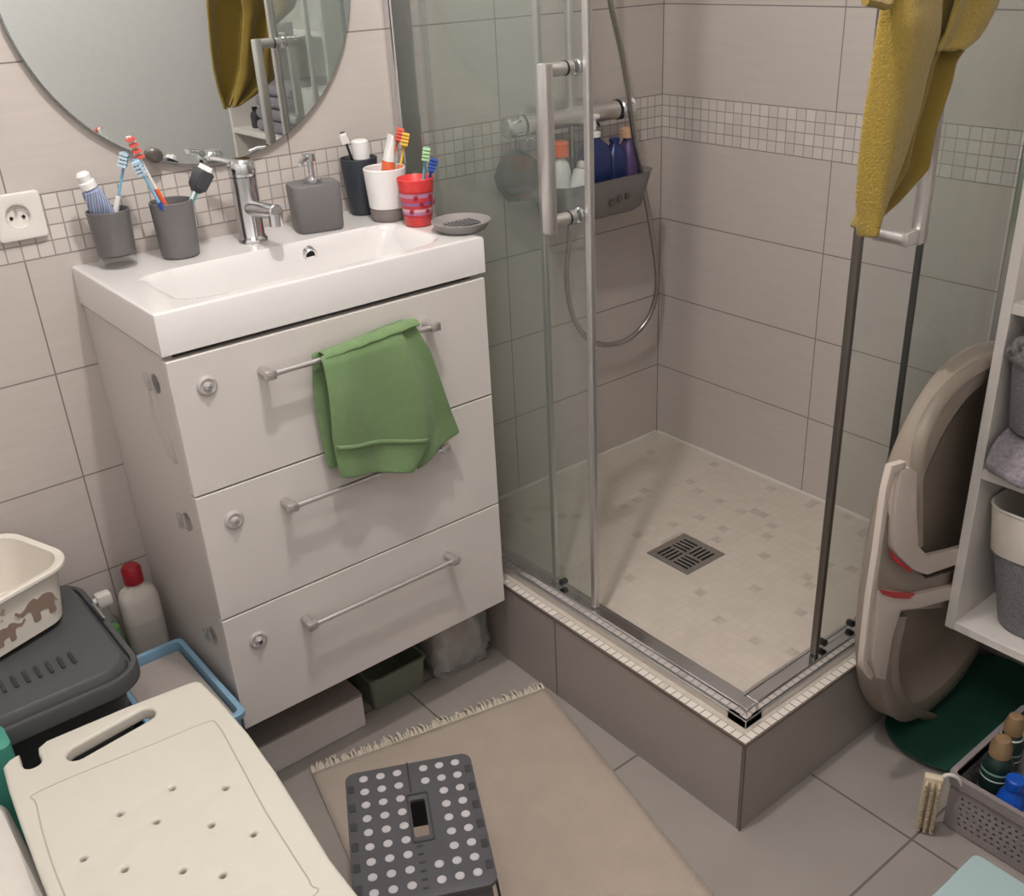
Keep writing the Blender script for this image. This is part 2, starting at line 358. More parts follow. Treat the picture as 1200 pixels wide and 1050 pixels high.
def interp(tab, z):
    t = sorted(tab); 
    if z <= t[0][0]: return t[0][1:]
    for a, b in zip(t, t[1:]):
        if z <= b[0]:
            k = (z-a[0])/(b[0]-a[0]); return tuple(p+(q-p)*k for p, q in zip(a[1:], b[1:]))
    return t[-1][1:]

# ------------------------------------------------------------------ the room
XB = 1.4604; XL = -1.15; YF = -1.96; H = 2.42
b = nb(); box(b, XL-.1, XB+.1, YF-.1, .1, -.1, 0); struct('floor', b, 'floor')
b = nb(); box(b, XL-.1, XB+.1, 0, .1, 0, H); struct('wall_back', b, 'wall_a')
b = nb(); box(b, XB, XB+.1, YF-.1, 0, 0, H); struct('wall_right', b, 'wall_b')
b = nb(); box(b, XL-.1, XL, YF-.1, 0, 0, H); struct('wall_left', b, 'paint')
b = nb(); box(b, XL, XB, YF-.1, YF, 0, H); struct('wall_front', b, 'paint')
b = nb(); box(b, XL-.1, XB+.1, YF-.1, .1, H, H+.1); struct('ceiling', b, 'ceiling')

# ceiling lamp (out of the frame, lights the room)
LX, LY = .15, -.90
t = thing('ceiling_light', 'round white ceiling lamp above the bath mat', 'lamp', (LX, LY, H))
b = nb(); cyl(b, (LX, LY, H-.03), (LX, LY, H-.001), .13, seg=36, bev=.005); obj('lamp_base', b, 'paint', t, True)
b = nb(); lathe(b, [(0, -.045), (.05, -.04), (.09, -.025), (.115, 0), (0, 0)], (LX, LY, H-.031), 36); obj('lamp_shade', b, 'lamp', t, True)
ld = bpy.data.lights.new('ceiling_bulb', 'POINT'); ld.energy = 35; ld.shadow_soft_size = .03; ld.color = (1.0, .975, .955)
lo = bpy.data.objects.new('ceiling_bulb', ld); C.objects.link(lo); lo.location = (LX, LY, H-.15)
t = thing('ceiling_light', 'added flat round fill-light panel on the ceiling, softening the shadows', 'lamp', (-.45, -1.45, H))  # added fill light with an invented fixture, softens the bulb's shadows
b = nb(); cyl(b, (-.45, -1.45, H-.02), (-.45, -1.45, H-.001), .25, seg=40, bev=.004); obj('lamp_base', b, 'paint', t, True)
ad = bpy.data.lights.new('fill_panel', 'AREA'); ad.shape = 'DISK'; ad.size = .46; ad.energy = 7; ad.color = (1.0, .975, .955)
ao = bpy.data.objects.new('fill_panel', ad); C.objects.link(ao); ao.location = (-.45, -1.45, H-.022)
w = bpy.data.worlds.new('world'); scene.world = w; w.use_nodes = True
w.node_tree.nodes['Background'].inputs[0].default_value = (.8, .8, .82, 1); w.node_tree.nodes['Background'].inputs[1].default_value = .3

# ------------------------------------------------------------------ shower platform
XS, YS, HC, ZT = .648, -1.007, .203, .208
b = nb(); box(b, XS, XB, YS, 0, 0, HC)
for f in b.faces:
    n = f.normal if f.normal.length else Vector((0, 0, 0)); f.normal_update(); n = f.normal
    if abs(n.y) > .9: f.material_index = 1
o = obj('shower_platform', b, ['curb', 'curb_front']); o['kind'] = 'structure'; o.name = 'trim_1'
b = nb(); box(b, XS+.018, XB, YS+.018, 0, HC, ZT); o = struct('floor_shower', b, 'tray')
b = nb(); box(b, XS+.001, XS+.018, YS+.001, 0, HC, HC+.0048); box(b, XS+.018, XB, YS+.001, YS+.018, HC, HC+.0048)
struct('trim_2', b, 'nosing')
b = nb(); box(b, XS-.002, XS+.001, YS-.002, YS+.001, 0, HC+.004); box(b, XS-.002, XS+.001, YS, 0, HC-.001, HC+.004); box(b, XS, XB, YS-.002, YS+.001, HC-.001, HC+.004)
struct('trim_3', b, 'trim')
b = nb(); box(b, .70, XB, -.006, 0, ZT, ZT+.006); box(b, XB-.006, XB, YS+.05, 0, ZT, ZT+.006); struct('trim_4', b, 'caulk')
# drain
dx, dy, ds = 1.033, -.509, .063
t = thing('shower_drain', 'square steel drain grate in the beige shower floor', 'drain', (dx, dy, ZT))
b = nb(); box(b, dx-ds+.004, dx+ds-.004, dy-ds+.004, dy+ds-.004, ZT, ZT+.001); obj('drain_well', b, 'void', t)
X = Matrix.Translation((dx, dy, ZT+.002))
hl = []
for qx in (0, 1):
    for qy in (0, 1):
        ox, oy = -.049+qx*.051, -.049+qy*.051
        for k in range(4):
            if (qx+qy) % 2 == 0: hl.append([(ox+k*.0122, oy), (ox+k*.0122+.0075, oy), (ox+k*.0122+.0075, oy+.0445), (ox+k*.0122, oy+.0445)])
            else: hl.append([(ox, oy+k*.0122), (ox+.0445, oy+k*.0122), (ox+.0445, oy+k*.0122+.0075), (ox, oy+k*.0122+.0075)])
b = plate([[(-ds, -ds), (ds, -ds), (ds, ds), (-ds, ds)]]+hl, .002, 0, X); obj('grate', b, 'grate', t)

# ------------------------------------------------------------------ shower enclosure
HT = 2.05; TZ = HC+.004
t = thing('shower_enclosure', 'clear glass corner shower enclosure with chrome rails standing on the tiled platform', 'shower enclosure', (.70, -.97, TZ))
b = nb()
box(b, .678, .724, -.982, -.001, TZ, TZ+.018, .002); box(b, .678, XB-.001, -.982, -.938, TZ, TZ+.018, .002)
obj('bottom_sill', b, 'steel', t)
b = nb()
box(b, .683, .712, -.978, -.001, TZ+.018, TZ+.040, .003); box(b, .712, XB-.001, -.978, -.949, TZ+.018, TZ+.040, .003)
box(b, .715, .723, -.945, -.001, TZ+.018, TZ+.034, .001); box(b, .723, XB-.001, -.945, -.938, TZ+.018, TZ+.034, .001)
obj('bottom_track', b, 'chrome', t)
b = nb(); box(b, .6815, .698, -.9795, -.963, TZ+.018, TZ+.042, .002); obj('corner_joint', b, 'chrome', t)
b = nb(); box(b, .678, .724, -.982, -.001, HT, HT+.045, .003); box(b, .678, XB-.001, -.982, -.938, HT, HT+.045, .003); obj('top_rail', b, 'chrome', t)
b = nb(); box(b, .676, .726, -.028, -.001, TZ, HT, .004); obj('wall_profile', b, 'chrome', t)
b = nb(); box(b, XB-.028, XB-.001, -.984, -.936, TZ, HT, .004); obj('wall_profile', b, 'chrome', t)
zg0, zg1 = TZ+.041, HT+.005
def pane(name, x0, x1, y0, y1):
    b = nb(); box(b, x0, x1, y0, y1, zg0, zg1); return obj(name, b, 'glass', t)
pane('fixed_pane', .716, .721, -.418, -.02); pane('fixed_pane', 1.113, XB-.02, -.945, -.940)
b = nb(); box(b, .711, .722, -.426, -.414, zg0, zg1, .002); obj('pane_edge_profile', b, 'steel', t)
b = nb(); box(b, 1.107, 1.116, -.950, -.939, zg0, zg1, .002); obj('pane_edge_profile', b, 'black', t)
d1 = pane('sliding_door', .697, .703, -.560, -.10); d2 = pane('sliding_door', .905, 1.37, -.963, -.957)
def cc(name, bm, m, par, **k): return obj(name, bm, m, par, **k)
b = nb(); box(b, .693, .707, -.570, -.557, zg0, zg1, .003); cc('edge_seal', b, 'steel', d1)
b = nb(); box(b, .895, .908, -.967, -.953, zg0, zg1, .003); cc('edge_seal', b, 'darksteel', d2)
b = nb(); box(b, .694, .708, -.105, -.098, zg0, zg1); cc('edge_strip', b, 'clear', d1)
# handles: square-section D handles
b = nb(); hx, hy = .640, -.528
box(b, hx-.009, hx+.009, hy-.011, hy+.011, 1.030, 1.303, .003)
for z in (1.292, 1.050): cyl(b, (hx, hy, z), (.697, hy, z), .011, seg=18, bev=.002)
cc('door_handle', b, 'steel', d1, smooth=30)
for z in (1.292, 1.050):
    b = nb(); cyl(b, (.680, hy, z), (.683, hy, z), .0122, seg=18); cc('handle_gasket', b, 'black', d1, smooth=30)
    b = nb(); cyl(b, (.703, hy, z), (.712, hy, z), .014, seg=18, bev=.002); cc('handle_cap', b, 'chrome', d1, smooth=30)
b = nb(); hx, hy = .975, -1.018
box(b, hx-.011, hx+.011, hy-.009, hy+.009, 1.035, 1.305, .003)
for z in (1.049, 1.292): box(b, .932, hx, hy-.008, hy+.008, z-.011, z+.011, .003); cyl(b, (.940, hy, z), (.940, -.963, z), .011, seg=18, bev=.002)
cc('door_handle', b, 'steel', d2, smooth=30)
for y in (-.46, -.20):
    b = nb(); cyl(b, (.694, y, TZ+.052), (.712, y, TZ+.052), .007, seg=16, bev=.002); cc('door_roller', b, 'black', d1, smooth=30)
for x in (.93, 1.02):
    b = nb(); cyl(b, (x, -.966, TZ+.052), (x, -.95, TZ+.052), .007, seg=16, bev=.002); cc('door_roller', b, 'black', d2, smooth=30)

# ------------------------------------------------------------------ shower mixer, riser and hose
t = thing('shower_mixer', 'chrome thermostatic shower mixer bar on the wall behind the glass', 'shower tap', (1.105, 0, 1.12))
b = nb(); cyl(b, (.965, -.06, 1.125), (1.245, -.06, 1.125), .021, seg=28, bev=.004)
for x in (1.03, 1.18): cyl(b, (x, -.001, 1.125), (x, -.06, 1.125), .014, seg=20); cyl(b, (x, -.001, 1.125), (x, -.012, 1.125), .030, .026, seg=28)
obj('mixer_body', b, 'steel', t, True)
for x0, x1 in ((.915, .962), (1.248, 1.292)):
    b = nb(); cyl(b, (x0, -.06, 1.125), (x1, -.06, 1.125), .024, seg=24, bev=.005)
    cyl(b, ((x0+x1)/2, -.06, 1.125), ((x0+x1)/2, -.09, 1.145), .006, seg=10); obj('control_knob', b, 'chrome', t, True)
for x0, x1 in ((1.243, 1.249), (.961, .966)):
    b = nb(); cyl(b, (x0, -.06, 1.125), (x1, -.06, 1.125), .0225, seg=24); obj('knob_collar', b, 'black', t, True)
b = nb(); tube(b, [(1.105, -.06, 1.14), (1.105, -.06, 2.1), (1.105, -.10, 2.16), (1.105, -.30, 2.17), (1.105, -.36, 2.15)], .0095, 12, sm=4); cyl(b, (1.105, -.06, 1.9), (1.105, -.001, 1.9), .012); obj('riser_pipe', b, 'steel', t, True)
b = nb(); lathe(b, [(0, .03), (.02, .028), (.03, .012), (.1, .008), (.1, 0), (0, 0)], (1.105, -.36, 2.11), 32); obj('rain_head', b, 'chrome', t, True)
b = nb(); box(b, 1.085, 1.125, -.10, -.055, 1.665, 1.705, .008); cyl(b, (1.105, -.10, 1.69), (1.12, -.15, 1.66), .013); obj('handset_holder', b, 'chrome', t, True)
b = nb(); cyl(b, (1.12, -.15, 1.60), (1.105, -.13, 1.78), .012, .014, 16); lathe(b, [(0, .02), (.045, .012), (.05, 0), (0, -.004)], X=Matrix.Translation((1.103, -.15, 1.80)) @ Matrix.Rotation(1.2, 4, 'X'), seg=28); obj('hand_shower', b, 'chrome', t, True)
hp = [U(u, v, 'y', y) for u, v, y in ((715, 0, -.13), (731, 75, -.12), (744, 165, -.11), (760, 250, -.09), (770, 325, -.07), (762, 368, -.06), (740, 395, -.05), (712, 404, -.05), (688, 396, -.05), (671, 368, -.05), (664, 330, -.05), (666, 290, -.055))]
hp = [Vector((1.12, -.15, 1.60))] + [hp[0]+Vector((-.012, 0, .09))] + hp + [Vector((1.105, -.06, .98)), Vector((1.105, -.06, 1.105))]
b = nb(); tube(b, hp, .0066, 10, sm=8); obj('shower_hose', b, 'hose', t, True)

# ------------------------------------------------------------------ caddy on the wall with its bottles
cx, cy = 1.145, -.078
t = thing('shower_caddy', 'grey plastic shower caddy hanging under the mixer bar', 'shower caddy', (cx, cy, .905))
b = nb(); X = Matrix.Translation((cx, cy, 0))
loft(b, [(.22, .105, .03, .905), (.25, .125, .035, .915), (.30, .145, .04, .992), (.306, .150, .042, .994), (.298, .142, .04, .990), (.245, .12, .033, .918), (.22, .10, .03, .912)], X)
obj('caddy_body', b, 'caddy', t, True)
for x in (cx-.07, cx+.07):
    b = nb(); tube(b, [(x, -.006, .985), (x, -.006, 1.06), (x, -.02, 1.10), (x, -.035, 1.09)], .003, 8, sm=4); obj('hanging_hook', b, 'caddy', t, True)
b = nb(); 
for k in range(3):
    p = U(720+k*9, 238-k*4, 'y', -.155); lathe(b, [(0, 0), (.008, 0), (.008, .003), (0, .003)], X=Matrix.Translation((p.x, -.146, p.z)) @ Matrix.Rotation(PI/2, 4, 'X'), seg=6)
obj('cutout', b, 'darksteel', t)
def bottle(name, label, cat, pos, w, d, h, m, capm, caph, capr, extra=None, group=None, neck=.35, sh=(.72, .86), caplabel=None, top=None):
    t = thing(name, label, cat, pos, 0, group); X = Matrix.Translation(pos)
    b = nb(); r = min(w, d)*.42
    loft(b, [(w*.9, d*.9, r*.9, 0), (w, d, r, .006), (w, d, r, h*sh[0]), (w*.85, d*.85, r*.85, h*sh[1]), (w*neck, d*neck*1.2, r*neck, h*.97), (w*neck, d*neck*1.2, r*neck, h)], X)
    obj('bottle_body', b, m, t, 50)
    b = nb(); lathe(b, [(0, h), (capr, h), (capr, h+caph*.85), (capr*.8, h+caph), (0, h+caph)], X=X, seg=20); obj('cap', b, capm, t, 40)
    return t
zc = .914
tb = bottle('shampoo_bottle', 'navy blue pump bottle standing in the shower caddy', 'bottle', (1.150, -.085, zc), .085, .055, .165, 'navy', 'white', .012, .016)
b = nb(); cyl(b, (1.15, -.085, zc+.18), (1.15, -.085, zc+.205), .006); box(b, 1.128, 1.162, -.096, -.074, zc+.203, zc+.214, .004); obj('pump_head', b, 'white', tb, True)
bottle('shampoo_bottle', 'dark blue flat bottle at the middle of the shower caddy', 'bottle', (1.215, -.085, zc), .055, .045, .145, 'navy', 'navy', .010, .013)
bottle('shower_gel_bottle', 'purple bottle with beige cap at the right end of the shower caddy', 'bottle', (1.262, -.08, zc+.004), .04, .05, .145, 'purple', 'beigecap', .022, .018)
bottle('shampoo_bottle', 'white tube with orange cap behind the door handle in the caddy', 'bottle', (1.055, -.075, zc), .05, .045, .135, 'white', 'orange', .032, .021)
tb = thing('lotion_tube', 'small white tube lying slanted in the left part of the caddy', 'tube', (1.03, -.12, zc+.02))
b = nb(); cyl(b, (1.045, -.125, .935), (1.085, -.115, 1.018), .017, .019, 20, .003); obj('tube_body', b, 'white', tb, True)
b = nb(); cyl(b, (1.086, -.1148, 1.02), (1.093, -.113, 1.035), .013, seg=18, bev=.002); obj('cap', b, 'wplastic', tb, True)
b = nb(); lathe(b, [(0, -.05), (.03, -.043), (.047, -.02), (.05, .01), (.04, .04), (.015, .055), (0, .056)], (.945, -.06, 1.015), 20)
for v in b.verts: v.co += Vector((random.uniform(-1, 1), random.uniform(-1, 1), random.uniform(-1, 1)))*.006
tube(b, [(.945, -.06, 1.065), (.942, -.06, 1.085), (.945, -.06, 1.099)], .002, 6)
tag(obj('bath_sponge', b, 'dloof', None, True), 'dark green bath puff hanging from the left end of the shower mixer', 'sponge')

# ------------------------------------------------------------------ mirror and socket
mc = (.294, 1.451); R = .312
t = thing('wall_mirror', 'round frameless mirror on the tiled wall above the washbasin', 'mirror', (mc[0], 0, mc[1]-R))
X = Matrix.Translation((mc[0], -.001, mc[1])) @ Matrix.Rotation(PI/2, 4, 'X')
b = nb(); lathe(b, [(0, 0), (R-.001, 0), (R, .001), (R, .0125), (R-.0015, .0135), (0, .0135)], X=X, seg=128); obj('mirror_back', b, 'mirror_edge', t, 40)
b = nb(); lathe(b, [(0, .0136), (R-.0015, .0136), (R-.0015, .0145), (0, .0145)], X=X, seg=128); obj('mirror_glass', b, 'mirror', t, 30)
p = U(181, 182, 'y', -.02)
b = nb(); lathe(b, [(0, 0), (.0125, 0), (.0125, .012), (.009, .017), (0, .018)], X=Matrix.Translation((p.x, -.0155, p.z)) @ Matrix.Rotation(PI/2, 4, 'X'), seg=24); obj('mirror_clip', b, 'darksteel', t, True)
sx0, sx1, sz0, sz1 = -.100, -.0235, 1.066, 1.142
t = thing('wall_socket', 'white square wall socket on the mosaic band left of the basin', 'socket', ((sx0+sx1)/2, 0, sz0))
c2 = ((sx0+sx1)/2, (sz0+sz1)/2)
X = Matrix.Translation((c2[0], -.006, c2[1])) @ Matrix.Rotation(PI/2, 4, 'X')
b = plate([rrect(sx1-sx0, sz1-sz0, .006), circ(-.002, .001, .020, 32)], .011, .002, X); obj('faceplate', b, 'socket', t, 40)
b = nb(); X2 = Matrix.Translation((c2[0]-.002, 0, c2[1]+.001)) @ Matrix.Rotation(PI/2, 4, 'X')
lathe(b, [(0, .003), (.0195, .003), (.0205, .0115), (.0195, .0115), (.018, .0035)], X=X2, seg=32); obj('socket_well', b, 'socket', t, 40)
for px, pz, nm, mm in ((-.0115, -.002, 'pin_hole', 'void'), (.0075, -.002, 'pin_hole', 'void')):
    b = nb(); cyl(b, (c2[0]+px, -.0031, c2[1]+pz), (c2[0]+px, -.0048, c2[1]+pz), .0028, seg=14); obj(nm, b, mm, t)
b = nb(); cyl(b, (c2[0]-.002, -.003, c2[1]+.011), (c2[0]-.002, -.012, c2[1]+.011), .0024, seg=14); obj('earth_pin', b, 'steel', t, True)

# ------------------------------------------------------------------ vanity cabinet + basin
W, D, ZB, TB = .61, .3755, 1.0053, .0657
ct = ZB-TB-.006; zb = .213
t = thing('vanity_cabinet', 'white three-drawer vanity cabinet hung on the wall under the washbasin', 'cabinet', (.305, 0, zb))
b = nb(); box(b, .004, .022, -D+.020, -.001, zb, ct, .001); box(b, .588, W-.004, -D+.020, -.001, zb, ct, .001); box(b, .022, .588, -D+.02, -.001, zb, zb+.018)
box(b, .022, .588, -.02, -.001, zb+.018, ct); box(b, .022, .588, -D+.03, -.02, ct-.04, ct-.02)
obj('cabinet_body', b, 'cabside', t)
handz = (.877, .635, .389)
for (z0, z1), hz in zip(((.6975, ct-.004), (.4555, .6945), (zb, .4525)), handz):
    b = nb(); box(b, .003, W-.003, -D, -D+.018, z0, z1, .0012, 1); dr = obj('drawer', b, 'lacquer', t)
    MW[dr.name] = MW[t.name]
    b = nb(); x0, x1 = .145, .475
    cyl(b, (x0, -D-.030, hz), (x1, -D-.030, hz), .0048, seg=14)
    for x in (x0+.006, x1-.006):
        cyl(b, (x, -D-.001, hz), (x, -D-.030, hz), .008, seg=16, bev=.001); box(b, x-.010, x+.010, -D-.038, -D-.024, hz-.008, hz+.008, .003)
    obj('drawer_handle', b, 'steel', dr, 30)
    b = nb(); lathe(b, [(0, 0), (.0165, 0), (.0165, .003), (.013, .006), (.011, .0045), (.007, .0045), (.006, .009), (0, .010)], X=Matrix.Translation((.058, -D, hz)) @ Matrix.Rotation(PI/2, 4, 'X'), seg=28)
    obj('child_lock_disc', b, 'discgrey', dr, 40, label='round grey child-lock disc')
    b = nb(); lathe(b, [(0, .0101), (.005, .0101), (.004, .0125), (0, .013)], X=Matrix.Translation((.058, -D, hz)) @ Matrix.Rotation(PI/2, 4, 'X'), seg=16); obj('lock_button', b, 'chrome', dr, True)
for y, z in ((-.306, .876), (-.312, .626), (-.312, .391)):
    b = nb(); lathe(b, [(0, 0), (.0165, 0), (.0165, .004), (.009, .007), (.009, .012), (0, .013)], X=Matrix.Translation((.004, y, z)) @ Matrix.Rotation(-PI/2, 4, 'Y'), seg=24)
    box(b, -.012, -.006, y-.006, y+.006, z-.006, z+.022, .002); obj('side_lock_pad', b, 'clear', t, 40, label='clear round stick-on pad')
b = nb(); tube(b, [(-.008, -.305, .87), (-.012, -.315, .82), (-.008, -.335, .765), (-.006, -.352, .755), (-.008, -.352, .775), (-.010, -.335, .83), (-.009, -.312, .872)], .0022, 8, sm=6); obj('lock_strap', b, 'clear', t, True)

# washbasin
t = thing('washbasin', 'white ceramic rectangular washbasin on top of the vanity cabinet', 'washbasin', (.305, 0, ZB-TB))
b = nb(); nx, ny = 150, 96
bx0, bx1, by0, by1 = .055, .555, -.350, -.150
def ss(x): x = max(0, min(1, x)); return x*x*(3-2*x)
def bowl(x, y):
    ex = .085; ey = .05
    # distance-like parameter from the bowl rim with rounded corners
    dx_ = min(x-bx0, bx1-x)/ex; dy_ = min((y-by0)/ey, (by1-y)/.030)
    if dx_ <= 0 or dy_ <= 0: return 0
    u = 1-min(dx_, 1); v = 1-min(dy_, 1); k = 1-min(1, (u**2.2+v**2.2)**(1/2.2))
    return -.085*ss(k)**.8-.012*ss((x-bx0)/.25)*ss((bx1-x)/.25)*min(1, k*2)
def axis(a, c, n, rims):
    pts = [a+(c-a)*i/n for i in range(n+1)]; return pts
X_ = [0, .0015, .005]+[.01+(.59)*i/nx for i in range(nx+1)]+[.605, .6085, .61]
Y_ = [-D, -D+.0015, -D+.005]+[-D+.010+(D-.0105)*i/ny for i in range(ny+1)]
def ztop(x, y):
    e = 0
    for d_ in (x, W-x, y+D):
        if d_ < .005: q = 1-d_/.005; e = max(e, .004*(1-math.sqrt(max(0, 1-q*q))))
    return ZB-e+bowl(x, y)
g = [[b.verts.new((x, y, ztop(x, y))) for x in X_] for y in Y_]
for j in range(len(Y_)-1):
    for i in range(len(X_)-1): b.faces.new((g[j][i], g[j][i+1], g[j+1][i+1], g[j+1][i]))
border = [g[0][i] for i in range(len(X_))]+[g[j][-1] for j in range(1, len(Y_))]+[g[-1][i] for i in range(len(X_)-2, -1, -1)]+[g[j][0] for j in range(len(Y_)-2, 0, -1)]
low = [b.verts.new((v.co.x, v.co.y, ZB-TB)) for v in border]
for i in range(len(border)):
    j = (i+1) % len(border); b.faces.new((border[i], border[j], low[j], low[i]))
b.faces.new(low)
obj('basin_body', b, 'ceramic', t, 35)
p = U(363, 298, 'y', -.158)
b = nb(); X = Matrix.Translation((p.x, -.157, p.z)) @ Matrix.Rotation(PI/2+.35, 4, 'X')
lathe(b, [(.0085, .001), (.0090, .004), (.0120, .005), (.0140, .002), (.0140, -.006)], X=X, seg=28); obj('overflow_ring', b, 'chrome', t, True)
b = nb(); lathe(b, [(0, .003), (.0088, .003), (.0088, -.004), (0, -.004)], X=X, seg=20); obj('overflow_hole', b, 'void', t)
b = nb(); lathe(b, [(0, .004), (.016, .003), (.021, 0), (0, 0)], (.305, -.245, ztop(.305, -.245)+.0005), 24); obj('drain_plug', b, 'chrome', t, True)

# faucet
fx, fy = .302, -.082
t = thing('faucet', 'chrome single-lever faucet on the back rim of the washbasin', 'faucet', (fx, fy, ZB))
b = nb(); lathe(b, [(0, 0), (.027, 0), (.027, .006), (.024, .010), (.0225, .012), (.0225, .098), (.0235, .117), (.0, .117)], (fx, fy, ZB), 36)
cyl(b, (fx, fy-.004, ZB+.062), (fx+.002, fy-.112, ZB+.070), .015, .013, 24, .002)
lathe(b, [(0, 0), (.0125, 0), (.0125, .022), (0, .022)], (fx+.002, fy-.104, ZB+.045), 24)
obj('faucet_body', b, 'chrome', t, 40)
b = nb(); lathe(b, [(.0235, .1185), (.0245, .122), (.0240, .140), (.019, .147), (0, .148)], (fx, fy, ZB), 36)
tube(b, [(fx-.008, fy+.004, ZB+.140), (fx-.026, fy+.012, ZB+.148), (fx-.048, fy+.018, ZB+.154)], lambda s: .011-.003*s, 12, sm=4, flat=.5)
obj('lever', b, 'chrome', t, 40)

# ------------------------------------------------------------------ cups and what they hold
def open_cup(bm, c, r0, r1, h, th=.003, base=.006, seg=36):
    lathe(bm, [(0, 0), (r0-.003, 0), (r0, .003), (r1, h-.001), (r1-.001, h), (r1-th+.001, h), (r1-th, h-.001), (r0-th, base+.001), (0, base)], c, seg)
def ztz(x, y): return ZB+.0008
def brush(label, foot, head_px, y, hm, neckm, bristm, L=.19, headlen=.026, lean=None, group=None, bdir=(-.5, -.8, .2)):
    """toothbrush from a foot point inside a cup through the measured head point"""
    foot = Vector(foot); top = U(head_px[0], head_px[1], 'y', y); d = (top-foot).normalized()
    t = thing('toothbrush', label, 'toothbrush', foot, 0, group)
    L = (top-foot).length; hl_ = headlen
    b = nb(); tube(b, [foot, foot+d*L*.3, foot+d*L*.55], lambda s: .0044+.0020*math.sin(PI*s), 10, sm=4, flat=.8); obj('handle', b, hm, t, True)
    b = nb(); tube(b, [foot+d*L*.55, foot+d*(L-hl_-.012), foot+d*(L-hl_)], .0024, 8); 
    X, l = align(foot+d*(L-hl_), foot+d*L); loft(b, [(.006, .003, .0012, -.002), (.014, .0055, .0025, .005), (.016, .0055, .0025, l*.8), (.009, .005, .002, l)], X @ Matrix.Rotation(.6, 4, 'Z')); obj('neck', b, neckm, t, True)
    bd = Vector(bdir).normalized(); bd = (bd-d*bd.dot(d)).normalized(); sd = d.cross(bd)
    b = nb()
    for i in range(4):
        for j in range(3):
            c = foot+d*(L-hl_+.004+i*(hl_-.007)/3)+sd*(j-1)*.0046+bd*.0026; cyl(b, c, c+bd*.0125, .0024, .0028, 7)
    obj('bristles', b, bristm, t)
    return t
# grey glass tumbler with clear foot
c = (.064, -.060, ZB+.0008)
t = thing('tumbler', 'grey glass tumbler with a clear foot, at the left end of the washbasin', 'tumbler', c)
b = nb(); open_cup(b, (c[0], c[1], c[2]+.0205), .031, .0355, .075); obj('cup_body', b, 'greytumbler', t, 40)
b = nb(); lathe(b, [(0, 0), (.0275, 0), (.030, .003), (.031, .0202), (0, .0202)], c, 36); obj('cup_foot', b, 'clear', t, 40)
f0 = Vector((c[0]+.008, c[1]-.004, c[2]+.03))
tt = thing('toothpaste_tube', 'silver-blue toothpaste tube with white cap in the grey glass tumbler', 'toothpaste', f0)
top = U(97, 206, 'y', -.07); X, l = align(f0, top)
b = nb(); loft(b, [(.040, .004, .0015, .0), (.040, .008, .003, l*.25), (.036, .020, .009, l*.6), (.031, .027, .013, l*.80), (.012, .012, .0059, l*.85)], X @ Matrix.Rotation(.9, 4, 'Z')); obj('tube_body', b, 'tubesil', tt, 50)
b = nb(); lathe(b, [(0, l*.84), (.0135, l*.84), (.0135, l*.92), (.010, l*.93), (.0115, l*1.01), (.008, l*1.04), (0, l*1.045)], X=X, seg=20); obj('cap', b, 'white', tt, 40)
brush('white and blue toothbrush leaning right in the grey glass tumbler', (c[0]-.010, c[1]+.006, c[2]+.03), (148, 178), -.075, 'white', 'lblue', 'paleb')
# grey cup
c = (.166, -.078, ZB+.0008)
b = nb(); open_cup(b, c, .0325, .0365, .096); tag(obj('tumbler', b, 'grey', None, 40), 'matt mid-grey cup between the glass tumbler and the faucet', 'tumbler')
brush('orange and white toothbrush with coral bristles, highest of the brushes in the matt grey cup', (c[0]+.014, c[1], c[2]+.01), (150, 160), -.085, 'orange', 'white', 'redbr', headlen=.038, bdir=(-.3, -.9, .6))
brush('dark blue toothbrush with pale blue head in the matt grey cup', (c[0]+.004, c[1]-.018, c[2]+.01), (158, 187), -.105, 'blue', 'lblue', 'paleb')
tt = thing('razor', 'teal razor with dark grey head leaning right in the matt grey cup', 'razor', (c[0]-.016, c[1], c[2]+.012))
p0 = Vector((c[0]-.016, c[1], c[2]+.012)); p1 = U(236, 208, 'y', -.09)
b = nb(); tube(b, [p0, p0.lerp(p1, .5), p0.lerp(p1, .9)], lambda s: .004+.0015*s, 10, sm=4); obj('handle', b, 'teal', tt, True)
b = nb(); tube(b, [p0.lerp(p1, .5)+Vector((-.003, -.006, .003)), p0.lerp(p1, .85)+Vector((-.003, -.006, .003))], .0022, 8); obj('grip_strip', b, 'white', tt, True)
X, l = align(p0, p1)
b = nb(); loft(b, [(.014, .012, .003, l*.80), (.036, .022, .005, l*.87), (.042, .024, .005, l*1.08), (.036, .020, .005, l*1.10)], X @ Matrix.Rotation(.2, 4, 'Z')); obj('razor_head', b, 'crate', tt, 40)
b = nb(); loft(b, [(.040, .010, .003, l*1.101), (.036, .008, .002, l*1.16)], X @ Matrix.Rotation(.2, 4, 'Z')); obj('razor_guard', b, 'white', tt, 40)
# soap dispenser
c = (.432, -.092, ZB+.0008)
t = thing('soap_dispenser', 'dark grey cuboid soap dispenser with pump, right of the faucet', 'soap dispenser', c, -.25)
X = Matrix.Translation(c) @ Matrix.Rotation(-.25, 4, 'Z')
b = nb(); loft(b, [(.082, .062, .014, 0), (.088, .068, .016, .004), (.094, .072, .017, .082), (.090, .068, .016, .086), (.080, .058, .014, .0855)], X, 8); obj('dispenser_body', b, 'grey', t, 40)
b = nb(); lathe(b, [(0, .086), (.017, .086), (.017, .094), (.012, .096), (.006, .097), (.006, .124), (.011, .125), (.011, .138), (0, .139)], X=X, seg=24)
q = X @ Vector((0, 0, .132)); tube(b, [q, q+Vector((-.02, -.014, .0)), q+Vector((-.034, -.024, -.006))], .0045, 10); obj('pump', b, 'chrome', t, 40)
